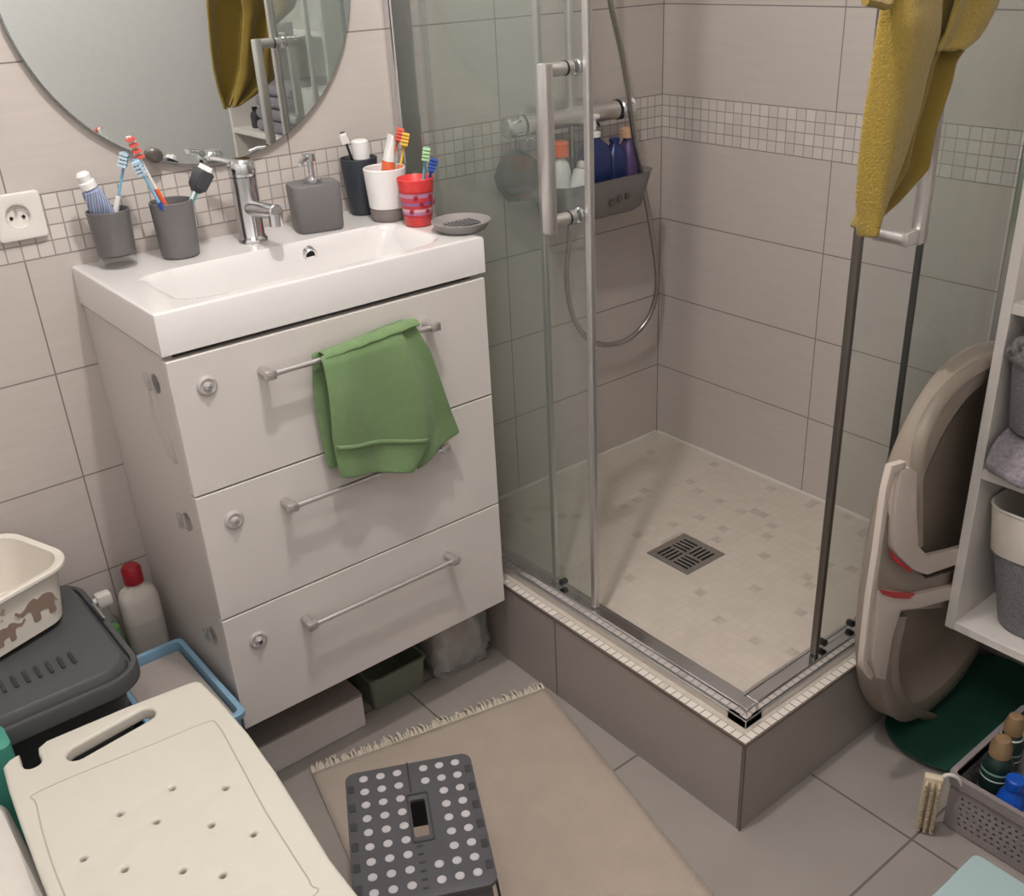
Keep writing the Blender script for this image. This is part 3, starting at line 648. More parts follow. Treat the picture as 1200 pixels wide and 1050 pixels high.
# dark tumbler
c = (.560, -.047, ZB+.0008)
b = nb(); open_cup(b, c, .0275, .0365, .108); tag(obj('tumbler', b, 'darkcup', None, 40), 'tall dark slate tumbler in the back right corner of the washbasin', 'tumbler')
brush('black toothbrush with white and black head in the tall dark tumbler', (c[0]+.012, c[1], c[2]+.01), (401, 155), -.055, 'black', 'black', 'white', headlen=.02)
tt = thing('cream_tube', 'tube with broad white cap standing in the tall dark tumbler', 'tube', (c[0]+.006, c[1], c[2]+.01))
b = nb(); lathe(b, [(0, .0), (.0165, .0), (.0165, .095), (0, .095)], (c[0]+.004, c[1]-.005, c[2]+.01), 20); obj('tube_body', b, 'darkcup', tt, 40)
b = nb(); lathe(b, [(0, .096), (.017, .096), (.017, .128), (.014, .131), (0, .131)], (c[0]+.004, c[1]-.005, c[2]+.01), 20); obj('cap', b, 'white', tt, 40)
# white cup with grey base
c = (.567, -.128, ZB+.0008)
t = thing('tumbler', 'white cup with a warm grey base, between the dark tumbler and the red cup', 'tumbler', c)
b = nb(); lathe(b, [(0, 0), (.031, 0), (.0335, .003), (.035, .022), (0, .022)], c, 36); obj('cup_base', b, 'stone', t, 40)
b = nb(); open_cup(b, (c[0], c[1], c[2]+.0222), .0355, .0405, .076); obj('cup_body', b, 'white', t, 40)
p0 = Vector((c[0]-.006, c[1], c[2]+.03)); p1 = U(458, 158, 'y', -.135); X, l = align(p0, p1)
tt = thing('toothpaste_tube', 'orange and white toothpaste tube standing in the white cup', 'toothpaste', p0)
b = nb(); loft(b, [(.030, .022, .010, 0), (.030, .022, .010, l*.62)], X); loft(b, [(.030, .012, .004, l*.0), (.030, .012, .004, l*.1)], X); obj('tube_body', b, 'orange', tt, 50)
b = nb(); loft(b, [(.031, .020, .009, l*.625), (.031, .004, .0015, l)], X); obj('tube_end', b, 'white', tt, 50)
b = nb(); loft(b, [(.012, .0012, .0005, l*.25), (.012, .0012, .0005, l*.62)], X @ Matrix.Translation((.008, -.0115, 0))); obj('printed_stripe', b, 'white', tt)
brush('orange-red toothbrush in the white cup, farther of the two brushes', (c[0]-.004, c[1]+.016, c[2]+.03), (470, 150), -.12, 'redp', 'orange', 'redbr')
brush('yellow toothbrush in the white cup, nearer of the two brushes', (c[0]+.006, c[1]-.012, c[2]+.03), (476, 156), -.135, 'orange', 'yellow', 'yellow')
# red cup
c = (.580, -.212, ZB+.0008)
t = thing('childrens_cup', 'small red cup with a pink printed band on the right of the washbasin', 'cup', c)
b = nb(); open_cup(b, c, .0255, .0345, .088, .002); obj('cup_body', b, 'redp', t, 40)
b = nb(); lathe(b, [(.0284, .020), (.0268, .018), (.0322, .064), (.0329, .0650)], c, 36); bmesh.ops.scale(b, vec=(1.012, 1.012, 1), space=Matrix.Translation(-Vector(c)), verts=b.verts); obj('printed_band', b, 'pinkprint', t, 40)
b = nb()
for k in range(6):
    a = -2.5+k*.32; r_ = .0318+.002*(k % 2); zz = c[2]+.030+.013*((k*2) % 3)
    lathe(b, [(0, .001), (.0042, .0008), (.0042, -.001), (0, -.001)], X=Matrix.Translation((c[0]+r_*math.cos(a), c[1]+r_*math.sin(a), zz)) @ Matrix.Rotation(a, 4, 'Z') @ Matrix.Rotation(PI/2, 4, 'Y'), seg=12)
obj('printed_spots', b, 'redcap', t)
brush('cyan toothbrush with pale green head in the small red cup', (c[0]+.006, c[1]+.008, c[2]+.008), (500, 172), -.21, 'teal', 'teal', 'palegreen')
brush('white toothbrush with blue head in the small red cup', (c[0]-.006, c[1]-.008, c[2]+.008), (509, 186), -.22, 'white', 'blue', 'blue')
# soap dish
c = (.611, -.308, ZB+.0008)
t = thing('soap_dish', 'round grey soap dish on the front right corner of the washbasin', 'soap dish', c)
b = nb(); lathe(b, [(0, 0), (.040, 0), (.046, .003), (.053, .014), (.0555, .0165), (.0555, .0185), (.052, .0185), (.046, .012), (.040, .0085), (0, .008)], c, 40); obj('dish_body', b, 'dishgrey', t, 40)
b = nb(); box(b, c[0]-.034, c[0]+.034, c[1]-.016, c[1]+.016, c[2]+.0085, c[2]+.0125, .0018)
for k in range(-3, 4): box(b, c[0]+k*.009-.0014, c[0]+k*.009+.0014, c[1]-.0165, c[1]+.0165, c[2]+.0125, c[2]+.0145)
obj('draining_insert', b, 'grey', t)

# ------------------------------------------------------------------ green towel over the top drawer handle
YH = -D-.030; hzz = handz[0]
def P2(tab_l, tab_r, u, v):
    return interp(tab_l, v)[0], interp(tab_r, v)[0]
def towel_panel(bm, L, Rr, yf, nu=24, nv=30):
    """L, Rr: lists of image points down each edge; laid on y = yf(u, v)"""
    def f(u, v):
        a = interp([(i/(len(L)-1),)+tuple(p) for i, p in enumerate(L)], v); c_ = interp([(i/(len(Rr)-1),)+tuple(p) for i, p in enumerate(Rr)], v)
        q = (a[0]+(c_[0]-a[0])*u, a[1]+(c_[1]-a[1])*u); y = yf(u, v); w_ = U(q[0], q[1], 'y', YH-.012); return Vector((w_.x, y, w_.z))
    sheet(bm, f, nu, nv)
t = thing('hand_towel', 'green hand towel hanging over the top drawer handle of the vanity', 'towel', (.35, YH, .60))
b = nb()
def over(u, v, base, amp, ph, k): 
    return base-amp*math.sin(u*k+ph)*min(1, v*3)-.006*math.sin(min(1, v*1.2)*PI)
towel_panel(b, [(376, 418), (381, 460), (386, 510), (397, 559)], [(470, 386), (484, 430), (497, 480), (500, 520), (482, 552)], lambda u, v: over(u, v, YH-.014, .007, .5, 8)+(.004 if v < .06 else 0))
o = obj('front_panel', b, 'green', t, 60); solid(o, .005, 0, 1)
b = nb()
towel_panel(b, [(455, 391), (480, 450), (492, 500), (490, 552)], [(486, 377), (504, 410), (522, 460), (541, 508)], lambda u, v: over(u, v, YH-.0075, .005, 0, 7)+.004*u)
o = obj('side_fold', b, 'green', t, 60); solid(o, .005, 0, 1)
b = nb()
towel_panel(b, [(374, 419), (376, 470), (384, 515), (393, 556)], [(484, 377), (500, 430), (512, 480), (520, 520)], lambda u, v: YH+.014-.003*math.sin(u*6))
o = obj('back_panel', b, 'green', t, 60); solid(o, .004, 0, 1)
b = nb(); pa = U(376, 417, 'y', YH); pb = U(487, 376, 'y', YH)
def arch(u, v):
    a = -PI*.0+PI*v; x = pa.x+(pb.x-pa.x)*u; z = pa.z+(pb.z-pa.z)*u-.004
    return Vector((x, YH+.014*math.cos(a), z+.009*math.sin(a)+.001*math.sin(u*30)))
sheet(b, arch, 30, 10); o = obj('top_fold', b, 'green', t, 60); solid(o, .004, 0, 1)
b = nb(); towel_panel(b, [(390, 520), (391, 524)], [(497, 511), (496, 515)], lambda u, v: YH-.0205-.007*math.sin(u*8+.5), 24, 3); o = obj('hem_band', b, 'green_d', t, 60); solid(o, .003)

# ------------------------------------------------------------------ ochre towel on the shower front
t = thing('bath_towel', 'ochre yellow terry towel hanging on the front glass of the shower', 'towel', (.9, -1.06, 1.08))
YT = -1.06
hookz = 1.62; hk = Vector((.905, -.99, hookz))
def xz(px, pz): 
    p = U(px, pz, 'y', YT); return p.x, p.z
def edge(pts, top):
    e = [top]+[xz(*p) for p in pts]; return e
def tpanel(L, Rr, yf, m, name, nu=22, nv=44, th=.008):
    b = nb()
    def f(u, v):
        a = interp([(i/(len(L)-1),)+tuple(p) for i, p in enumerate(L)], v); c_ = interp([(i/(len(Rr)-1),)+tuple(p) for i, p in enumerate(Rr)], v)
        return Vector((a[0]+(c_[0]-a[0])*u, yf(u, v), a[1]+(c_[1]-a[1])*u))
    sheet(b, f, nu, nv); o = obj(name, b, m, t, 60); solid(o, th, 0, 1); return o
L1 = edge([(1045, 0), (1036, 50), (1030, 90), (1022, 140), (1016, 190), (1013, 235), (1015, 279)], (.875, 1.63))
R1 = edge([(1113, 0), (1110, 40), (1096, 80), (1084, 130), (1066, 180), (1045, 225), (1020, 274)], (.915, 1.63))
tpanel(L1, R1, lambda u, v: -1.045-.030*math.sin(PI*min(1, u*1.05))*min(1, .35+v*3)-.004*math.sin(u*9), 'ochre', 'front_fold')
L2 = edge([(1090, 0), (1085, 50), (1075, 90), (1062, 140), (1050, 190), (1035, 235), (1022, 272)], (.895, 1.63))
R2 = edge([(1174, 0), (1158, 38), (1130, 72), (1124, 100), (1106, 150), (1097, 200), (1060, 242), (1030, 266)], (.935, 1.63))
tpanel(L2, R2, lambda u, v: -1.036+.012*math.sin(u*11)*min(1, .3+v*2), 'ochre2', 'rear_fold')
L3 = edge([(1118, 0), (1106, 40), (1100, 50), (1094, 60)], (.905, 1.63)); R3 = edge([(1166, 0), (1150, 30), (1140, 44), (1122, 58)], (.93, 1.63))
tpanel(L3, R3, lambda u, v: -1.064+.006*math.sin(u*6), 'ochre', 'overlap_fold', 12, 20)
b = nb(); tube(b, [U(1014, 1, 'y', YT), U(1026, 3, 'y', YT), U(1042, 2, 'y', YT), (.80, -1.05, 1.44), (.87, -1.04, 1.60), (.895, -1.03, 1.63)], .006, 8, sm=5); obj('hanging_loop', b, 'ochre2', t, True)
t = thing('towel_hook', 'chrome suction hook on the front shower door holding the ochre towel', 'hook', (.915, -.963, hookz+.02))
b = nb(); cyl(b, (.925, -.9635, hookz+.03), (.925, -.978, hookz+.03), .028, .022, 28, .003); tube(b, [(.925, -.978, hookz+.02), (.92, -1.00, hookz-.005), (.915, -1.03, hookz-.01), (.912, -1.062, hookz+.005), (.912, -1.075, hookz+.035)], .005, 10, sm=5); obj('hook_body', b, 'chrome', t, True)

# ------------------------------------------------------------------ white shelf unit on the right wall
sx, sy0, sy1 = 1.127, -1.870, -1.094; sb, st_ = .272, 2.0
t = thing('shelf_unit', 'white open shelf unit on the right wall, past the shower', 'shelf', (1.29, -1.48, sb))
TH = .018
for (y0, y1) in ((sy1-TH, sy1), (sy0, sy0+TH)):
    b = nb(); box(b, sx, XB-.001, y0, y1, sb, st_, .001, 1); obj('side_panel', b, 'shelf', t)
b = nb(); box(b, XB-.010, XB-.001, sy0+TH, sy1-TH, sb, st_); obj('back_panel', b, 'shelf_in', t)
SH = (sb, .600, .905, 1.25, 1.62, st_-TH)
for z in SH:
    b = nb(); box(b, sx+.001, XB-.010, sy0+TH, sy1-TH, z, z+TH, .001, 1); obj('shelf_board', b, 'shelf', t)
def tapered(bm, cx, cy, w0, d0, w1, d1, z0, z1, r=.04, th=.004):
    X = Matrix.Translation((cx, cy, 0))
    loft(bm, [(w0, d0, r, z0), (w1, d1, r, z1), (w1-th*2, d1-th*2, r*.9, z1), (w0-th*2, d0-th*2, r*.9, z0+th)], X)
# lower basket
bx, by = 1.282, -1.281; z0 = sb+TH+.001
t = thing('storage_basket', 'grey felt storage basket with a cream upper band on the bottom shelf', 'basket', (bx, by, z0))
b = nb(); X = Matrix.Translation((bx, by, 0))
loft(b, [(.22, .24, .05, z0), (.235, .255, .055, z0+.01), (.266, .296, .042, .452), (.258, .288, .04, .452), (.225, .245, .05, z0+.014)], X, 8); obj('felt_body', b, 'felt', t, 50)
b = nb(); loft(b, [(.268, .298, .042, .4525), (.274, .304, .042, .454), (.286, .322, .040, .545), (.282, .318, .038, .548), (.276, .312, .036, .546), (.256, .286, .058, .454)], X, 8, False, False); obj('canvas_band', b, 'cream', t, 50)
b = nb(); tube(b, [Vector((bx+x, by+y, .546)) for x, y in rrect(.284, .320, .040, 6)], .003, 8, True); obj('rim_piping', b, 'wplastic', t, True)
b = nb(); tube(b, [(bx-.1385, by-.04+.012*math.cos(a), .495+.012*math.sin(a)) for a in [2*PI*i/16 for i in range(16)]], .0022, 8, True); obj('grommet', b, 'steel', t, True)
b = nb(); loft(b, [(.20, .22, .04, z0+.016), (.23, .25, .05, .40), (.18, .20, .05, .43), (.08, .1, .03, .44)], X)
for v in b.verts: v.co += Vector((random.uniform(-1, 1), random.uniform(-1, 1), random.uniform(-1, 1)))*.005
tag(obj('clothes_pile', b, 'crate', None, True), 'dark clothes inside the cream and grey basket on the bottom shelf', 'clothes')
# lavender cloth on the middle shelf with its rolled front edge
z1 = SH[1]+TH+.001
b = nb()
def roll(u, v):
    # u along y, v around the folded section
    y = -1.124-.33*u; a = 2*PI*v; bul = .8+.2*math.sin(PI*min(1, u*2.2+.12))
    x = 1.235+(-.152*math.cos(a))*bul+.004*math.sin(u*17); z = z1+.040+(.039*math.sin(a))*(1 if math.sin(a) < 0 else .95+.05*math.sin(u*9))
    if x < 1.135: z -= .35*(1.135-x)/.05*.03; z = z-.012 if x < 1.115 else z
    x = x+.004
    if x > 1.122: z = max(z, z1)
    return Vector((x, y, z))
g = [[b.verts.new(roll(j/24, i/28)) for i in range(28)] for j in range(25)]
for j in range(24): bridge(b, g[j], g[j+1])
b.faces.new(g[0][::-1]); b.faces.new(g[-1])
tag(obj('folded_towel', b, 'felt2', None, 60), 'lavender-grey rolled cloth on the middle shelf under the felt basket', 'towel')
# felt basket with knits
bx, by = 1.262, -1.264; z2 = z1+.0785
t = thing('storage_basket', 'plain grey felt basket full of knitwear on the middle shelf', 'basket', (bx, by, z2))
b = nb(); X = Matrix.Translation((bx, by, 0)); loft(b, [(.25, .27, .045, z2), (.262, .278, .045, z2+.008), (.29, .30, .045, .845), (.282, .292, .043, .845), (.245, .262, .04, z2+.012)], X, 8); obj('felt_body', b, 'felt', t, 50)
b = nb(); tube(b, [Vector((bx+x, by+y, .846)) for x, y in rrect(.288, .298, .045, 6)], .004, 8, True); obj('rim_piping', b, 'felt2', t, True)
b = nb()
for k, (px, py, pz, r) in enumerate(((-.132, .108, .850, .034), (-.128, .05, .855, .036), (-.10, -.03, .858, .030), (-.03, .09, .862, .034), (0, 0, .866, .034), (.03, -.08, .862, .034), (-.09, -.11, .855, .028))):
    bmesh.ops.create_icosphere(b, subdivisions=3, radius=r, matrix=Matrix.Translation((bx+px, by+py, pz)) @ Matrix.Diagonal((1, 1.1, .75, 1)))
for v in b.verts: v.co += Vector((math.sin(v.co.y*190), math.sin(v.co.z*210), math.sin(v.co.x*170)))*.004
tag(obj('knitwear', b, 'knit', None, 60), 'black and white knitwear spilling over the plain grey felt basket', 'clothes')
# things on the shelf above (seen in the mirror)
z3 = SH[2]+TH+.001
for k in range(4):
    b = nb(); box(b, 1.15+.004*k, 1.42, -1.71, -1.47+.004*(k % 2), z3+k*.040, z3+k*.040+.038, .015, 3)
    tag(obj('folded_towel', b, 'purpletowel', None, 50), ['lowest', 'second from bottom', 'third from bottom', 'topmost'][k]+' mauve-grey folded towel in the stack reflected in the mirror', 'towel', 'folded towels on the upper shelf')
bottle('small_bottle', 'small dark bottle beside the mauve towels, seen only in the mirror', 'bottle', (1.18, -1.765, z3), .035, .035, .06, 'crate', 'black', .012, .010)
b = nb(); box(b, 1.17, 1.40, -1.40, -1.15, z3, z3+.16, .01, 2); tag(obj('storage_box', b, 'shelf_in', None, 40), 'plain pale storage box on the upper shelf beside the mauve towels', 'box')

# ------------------------------------------------------------------ green tray and taupe tub standing on end
b = nb(); X = Matrix.Translation((1.245, -1.122, 0))
loft(b, [(.36, .17, .07, .001), (.40, .205, .09, .004), (.425, .218, .10, .018), (.418, .210, .098, .018), (.39, .19, .085, .006)], X, 10)
tag(obj('plastic_tray', b, 'dgreen', None, 50), 'dark green plastic tray on the floor beneath the taupe tub', 'tray')
YB, YFc = -1.012, -1.080
cxl, czl, al, bl = 1.182, .419, .258, .396
def oval(s, y, dz=0, dxx=0, n=64, pw=2.3):
    out = []
    for i in range(n):
        a = 2*PI*i/n; c_, s_ = math.cos(a), math.sin(a)
        out.append(Vector((cxl+dxx+al*s*math.copysign(abs(c_)**(2/pw), c_), y, czl+dz+bl*s*math.copysign(abs(s_)**(2/pw), s_))))
    return out
t = thing('plastic_tub', 'large taupe plastic tub with off-white brackets standing on end beside the shower', 'tub', (1.18, -1.05, .022))
b = nb()
secs = [oval(.55, YB), oval(.93, YB), oval(.985, YB-.010), oval(1.0, YB-.022), oval(.985, YFc+.012), oval(.99, YFc+.004), oval(.97, YFc), oval(.90, YFc), oval(.875, YFc+.004)]
rs = [ring(b, s) for s in secs]
for p, q in zip(rs, rs[1:]): bridge(b, p, q)
b.faces.new(rs[0]); obj('tub_shell', b, 'litter', t, 35)
b = nb(); rs = [ring(b, s) for s in (oval(.874, YFc+.003), oval(.80, YFc+.030), oval(.70, YFc+.046), oval(.3, YFc+.050))]
for p, q in zip(rs, rs[1:]): bridge(b, p, q)
b.faces.new(rs[-1]); obj('tub_interior', b, 'litter_in', t, 50)
def fc(u, v, y=YFc-.002): p = U(u, v, 'y', y); return (p.x, p.z)
def fplate(pts, y0, y1, m, name, bev=.002):
    loop = [fc(u, v, y0) for u, v in pts]; X = Matrix.Translation((0, (y0+y1)/2, 0)) @ Matrix.Rotation(PI/2, 4, 'X')
    b = plate([loop], abs(y1-y0), bev, X); return obj(name, b, m, t, 40)
# arched inner lip and cross band between the two openings
b = nb()
fplate([(1040, 596), (1052, 640), (1085, 678), (1122, 668), (1160, 655), (1200, 640), (1200, 705), (1160, 700), (1115, 712), (1060, 716), (1028, 700)], YFc-.002, YFc+.006, 'litter', 'cross_band')
b = nb()
lip = [fc(u, v, YFc+.0) for u, v in ((1076, 640), (1076, 575), (1080, 520), (1098, 478), (1122, 450), (1150, 430), (1185, 415))]
tube(b, [Vector((x, YFc+.004, z)) for x, z in lip], .012, 10, sm=5, flat=.6); obj('inner_lip', b, 'litter', t, True)
b = nb()
lip = [fc(u, v, YFc+.0) for u, v in ((1058, 722), (1048, 770), (1052, 810), (1072, 834), (1095, 843))]
tube(b, [Vector((x, YFc+.006, z)) for x, z in lip], .014, 10, sm=5, flat=.6); obj('inner_lip', b, 'litter', t, True)
YC = YFc-.0095
fplate([(1062, 541), (1045, 546), (1038, 575), (1028, 650), (1020, 700), (1012, 770), (1011, 782), (1022, 797), (1024, 790), (1017, 776), (1018, 765), (1025, 700), (1034, 640), (1043, 580), (1049, 556), (1062, 549)], YC-.004, YC+.008, 'clip', 'bracket_rail', .0015)
fplate([(1056, 553), (1066, 548), (1075, 553), (1075, 600), (1077, 640), (1088, 652), (1121, 644), (1160, 632), (1160, 650), (1121, 662), (1087, 674), (1070, 668), (1053, 652), (1047, 642), (1050, 590)], YC-.005, YC+.008, 'clip', 'upper_bracket')
fplate([(1030, 692), (1072, 698), (1115, 688), (1160, 674), (1160, 690), (1118, 702), (1078, 713), (1056, 716), (1046, 750), (1038, 797), (1028, 795), (1023, 770), (1028, 730)], YC-.005, YC+.008, 'clip', 'lower_bracket')
fplate([(1043, 645), (1050, 652), (1070, 670), (1066, 671), (1048, 657)], YC-.007, YC-.004, 'red', 'red_clip', 0)
fplate([(1031, 691), (1046, 694), (1073, 696), (1066, 702), (1048, 701), (1036, 697)], YC-.008, YC-.004, 'red', 'red_clip', 0)

# ------------------------------------------------------------------ brush, perforated basket, bottles, aqua box
t = thing('scrubbing_brush', 'cream scrubbing brush leaning upright against the perforated basket', 'brush', (.915, -1.225, 0))
X = Matrix.Translation((.905, -1.228, .001)) @ Matrix.Rotation(math.radians(-62), 4, 'Z') @ Matrix.Rotation(math.radians(6), 4, 'X')
b = nb(); box(b, -.016, .016, -.006, .008, 0, .138, .003, 2, X); obj('brush_back', b, 'creambrush', t, 40)
b = nb()
for i in range(17):
    for j in range(3): q = X @ Vector((-.010+.010*j, -.006, .010+i*.0074)); cyl(b, q, X @ Vector((-.011+.011*j, -.019, .010+i*.0074)), .0024, .0030, 6)
obj('bristles', b, 'bristle', t)
b = nb(); tube(b, [X @ Vector(p) for p in ((.010, .006, .128), (.022, .012, .137), (.038, .016, .130), (.048, .018, .112), (.050, .018, .100))], .0036, 10, sm=6); obj('brush_handle', b, 'wplastic', t, True)

t = thing('perforated_basket', 'mauve-grey perforated plastic basket on the floor under the shelf unit', 'basket', (1.05, -1.42, 0))
px0, px1, py0, py1, ph = .936, 1.20, -1.62, -1.246, .125
def wallplate(L, X, name):
    holes = []
    n = int((L-.03)/.0125)
    for i in range(n):
        for j in range(6):
            holes.append(circ(-L/2+.02+i*.0125+(.003 if j % 2 else 0), -.040+j*.0118, .0032, 8))
    b = plate([rrect(L, ph-.006, .004, 2)]+holes, .003, 0, X); obj(name, b, 'pbasket', t)
zc_ = ph/2
wallplate(py1-py0, Matrix.Translation((px0+.0015, (py0+py1)/2, zc_)) @ Matrix.Rotation(PI/2, 4, 'Z') @ Matrix.Rotation(PI/2, 4, 'X'), 'side_wall')
wallplate(px1-px0-.006, Matrix.Translation(((px0+px1)/2, py1-.0015, zc_)) @ Matrix.Rotation(PI/2, 4, 'X'), 'side_wall')
b = nb(); box(b, px1-.003, px1, py0, py1, .002, ph); obj('side_wall', b, 'pbasket', t)
b = nb(); box(b, px0+.003, px1-.003, py0, py0+.003, .002, ph); obj('side_wall', b, 'pbasket', t)
b = nb(); box(b, px0+.003, px1-.003, py0+.003, py1-.003, .001, .004); obj('basket_floor', b, 'pbasket', t)
b = nb(); X = Matrix.Translation(((px0+px1)/2, (py0+py1)/2, 0)); w_, d_ = px1-px0, py1-py0
loft(b, [(w_+.004, d_+.004, .012, ph-.022), (w_+.012, d_+.012, .014, ph-.020), (w_+.014, d_+.014, .014, ph+.002), (w_-.006, d_-.006, .01, ph+.002), (w_-.006, d_-.006, .01, ph-.022), (w_+.004, d_+.004, .012, ph-.022)], X, 6, False, False); obj('basket_rim', b, 'pbasket', t, 40)
# bottles in it
def spray(label, pos, r, h, m, capm, g=None):
    t = thing('spray_can', label, 'spray can', pos, 0, g)
    b = nb(); lathe(b, [(0, 0), (r-.002, 0), (r, .003), (r, h*.88), (r*.72, h*.97), (r*.6, h), (0, h)], pos, 28); obj('can_body', b, m, t, 40)
    b = nb(); lathe(b, [(0, h+.0005), (r*.72, h+.0005), (r*.72, h+.018), (r*.5, h+.036), (r*.34, h+.038), (0, h+.038)], pos, 24); obj('spray_cap', b, capm, t, 40)
spray('dark green spray can with beige-brown cap at the front of the perforated basket', (1.010, -1.290, .005), .027, .150, 'dgreenlab', 'brownwax')
spray('dark green spray can with brown cap against the far corner of the perforated basket', (1.070, -1.281, .005), .024, .160, 'dgreenlab', 'brownwax')
bottle('detergent_bottle', 'bright blue bottle in the perforated basket', 'bottle', (.976, -1.338, .005), .050, .050, .130, 'bluebot', 'bluebot', .02, .016)
bottle('detergent_bottle', 'white bottle with orange cap in the perforated basket, cut by the photo edge', 'bottle', (.975, -1.404, .005), .055, .050, .122, 'white', 'orange', .022, .017)
bottle('detergent_bottle', 'tall white bottle at the back of the perforated basket', 'bottle', (1.14, -1.30, .005), .06, .05, .18, 'white', 'wplastic', .02, .018)

t = thing('storage_box', 'pale aqua plastic storage box on the floor in front of the perforated basket', 'box', (.64, -1.5, 0))
X = Matrix.Translation((.629, -1.512, 0))
b = nb(); loft(b, [(.35, .28, .014, .001), (.355, .285, .014, .006), (.37, .30, .014, .088), (0.362, .292, .014, .088)], X); obj('box_body', b, 'aqua', t, 40)
b = nb(); loft(b, [(.372, .302, .014, .0885), (.382, .312, .014, .090), (.382, .312, .014, .104), (.376, .306, .012, .108), (.34, .27, .01, .108)], X); obj('box_lid', b, 'aqua', t, 40)

# ------------------------------------------------------------------ rug and folding stool
t = thing('bath_mat', 'beige cotton bath mat with a cream fringe on the grey floor tiles', 'bath mat', (.4, -.7, 0))
K = Vector((.641, -.459, 0)); ud = Vector((-.975, .221, 0)); ud.normalize(); vd = Vector((ud.y, -ud.x, 0)); vd = vd if vd.y < 0 else -vd
RW, RL = .530, .86
b = nb()
def rugf(u, v):
    p = K+ud*RW*u+vd*(RL*v); p.z = .0055+.0012*math.sin(u*9+v*4)+.0008*math.sin(v*23)
    return p
sheet(b, rugf, 30, 50); o = obj('mat_body', b, 'rug', t, 60); solid(o, .006, -.8)
b = nb()
for i in range(110):
    u = (i+.5)/110; p = K+ud*RW*u; a = random.uniform(-.5, .5); l = random.uniform(.012, .030)
    q1 = p-vd*l*.5+ud*a*.006; q2 = p-vd*l+ud*a*.014; p = p+vd*.003
    tube(b, [(p.x, p.y, .006), (q1.x, q1.y, .0075+random.random()*.003), (q2.x, q2.y, .003)], .0022, 5)
o = obj('fringe', b, 'fringe', t, True)
b = nb()
for i in range(110):
    u = (i+.5)/110; p = K+ud*RW*u+vd*RL; a = random.uniform(-.5, .5); l = random.uniform(.010, .022)
    q2 = p+vd*l+ud*a*.014; p = p-vd*.003; tube(b, [(p.x, p.y, .006), (q2.x, q2.y, .003)], .0016, 5)
obj('fringe', b, 'fringe', t, True)

SO = Vector((.078, -.604, 0)); su = Vector((.888, -.460, 0)).normalized(); sv = Vector((-.460, -.888, 0)).normalized(); SZ = .219; sw, sl = .216, .288
SX = Matrix(((su.x, -sv.x, 0, SO.x), (su.y, -sv.y, 0, SO.y), (0, 0, 1, 0), (0, 0, 0, 1)))   # local x = across, local -y = along
t = thing('step_stool', 'dark grey folding step stool with pale round dots standing on the bath mat', 'stool', (SO.x, SO.y, .012), 0)
def shift(lp, dx_, dy_): return [(x+dx_, y+dy_) for x, y in lp]
outer = shift(rrect(sw, sl, .018, 6), sw/2, -sl/2)
hole = shift(rrect(.024, .080, .004, 3), .1145, -.128)
notch = []
for k in range(6):
    for x in (.0085, sw-.0085): notch.append(shift(rrect(.011, .017, .002, 2), x, -.040-k*.042))
for k in range(6): notch.append(shift(rrect(.010, .0035, .001, 2), .108, -.188-k*.0165))
X = SX @ Matrix.Translation((0, 0, SZ-.004))
b = plate([outer, hole], .008, .0015, X); obj('stool_top', b, 'stool', t, 40)
for n_ in notch:
    obj('hinge_slot', plate([n_], .001, 0, SX @ Matrix.Translation((0, 0, SZ+.0004))), 'stool2', t)
b = nb(); plate([shift(rrect(.036, .106, .004, 3), .1155, -.128), shift(rrect(.031, .100, .003, 3), .1155, -.128)], .0016, 0, SX @ Matrix.Translation((0, 0, SZ+.0006)), b)
plate([shift(rrect(.003, .07, .001, 2), .1065, -.0345), ], .0012, 0, SX @ Matrix.Translation((0, 0, SZ+.0004)), b); obj('handle_frame', b, 'stool2', t)
dots = []
for r_ in range(9):
    v_ = .020+.0301*r_
    for cI, u_ in enumerate((.031, .0595, .088, .133, .1605, .188)):
        if cI == 3 and 2 <= r_ <= 6: continue
        dots.append((u_, v_))
for (u_, v_) in dots:
    b = nb(); lathe(b, [(0, .0014), (.0062, .0014), (.0073, .0008), (.0073, 0), (0, 0)], X=SX @ Matrix.Translation((u_, -v_, SZ)), seg=16); obj('rubber_dot', b, 'dot', t, 40)
# side walls (flaring outward) and folding end panels
def quadpanel(bm, a, b_, c_, d, th):
    a, b_, c_, d = map(Vector, (a, b_, c_, d)); n = (b_-a).cross(d-a).normalized()*th
    v = [bm.verts.new(SX @ p) for p in (a, b_, c_, d, a+n, b_+n, c_+n, d+n)]
    for f in ((0, 1, 2, 3), (7, 6, 5, 4), (0, 4, 5, 1), (1, 5, 6, 2), (2, 6, 7, 3), (3, 7, 4, 0)): bm.faces.new([v[i] for i in f])
fl = .018; zt = SZ-.0085; z0 = .013
for s in (0, 1):
    b = nb(); x0 = .004 if s == 0 else sw-.004; x1 = x0+(-fl if s == 0 else fl)
    for ya, yb in ((-.02, -.075), (-sl+.075, -sl+.02)): quadpanel(b, (x0, ya, zt), (x0, yb, zt), (x1, yb, z0), (x1, ya, z0), .004)
    quadpanel(b, (x0, -.076, zt), (x0, -sl+.076, zt), (x0+(x1-x0)*.35, -sl+.076, zt-.07), (x0+(x1-x0)*.35, -.076, zt-.07), .004)
    obj('leg_panel', b, 'stool2', t)
for s in (0, 1):
    b = nb(); y0 = -.006 if s == 0 else -sl+.006; y1 = y0+(.012 if s == 0 else -.012)
    quadpanel(b, (.010, y0, zt), (sw-.010, y0, zt), (sw-.002, y1, .06), (.002, y1, .06), .003); obj('end_panel', b, 'stool', t)

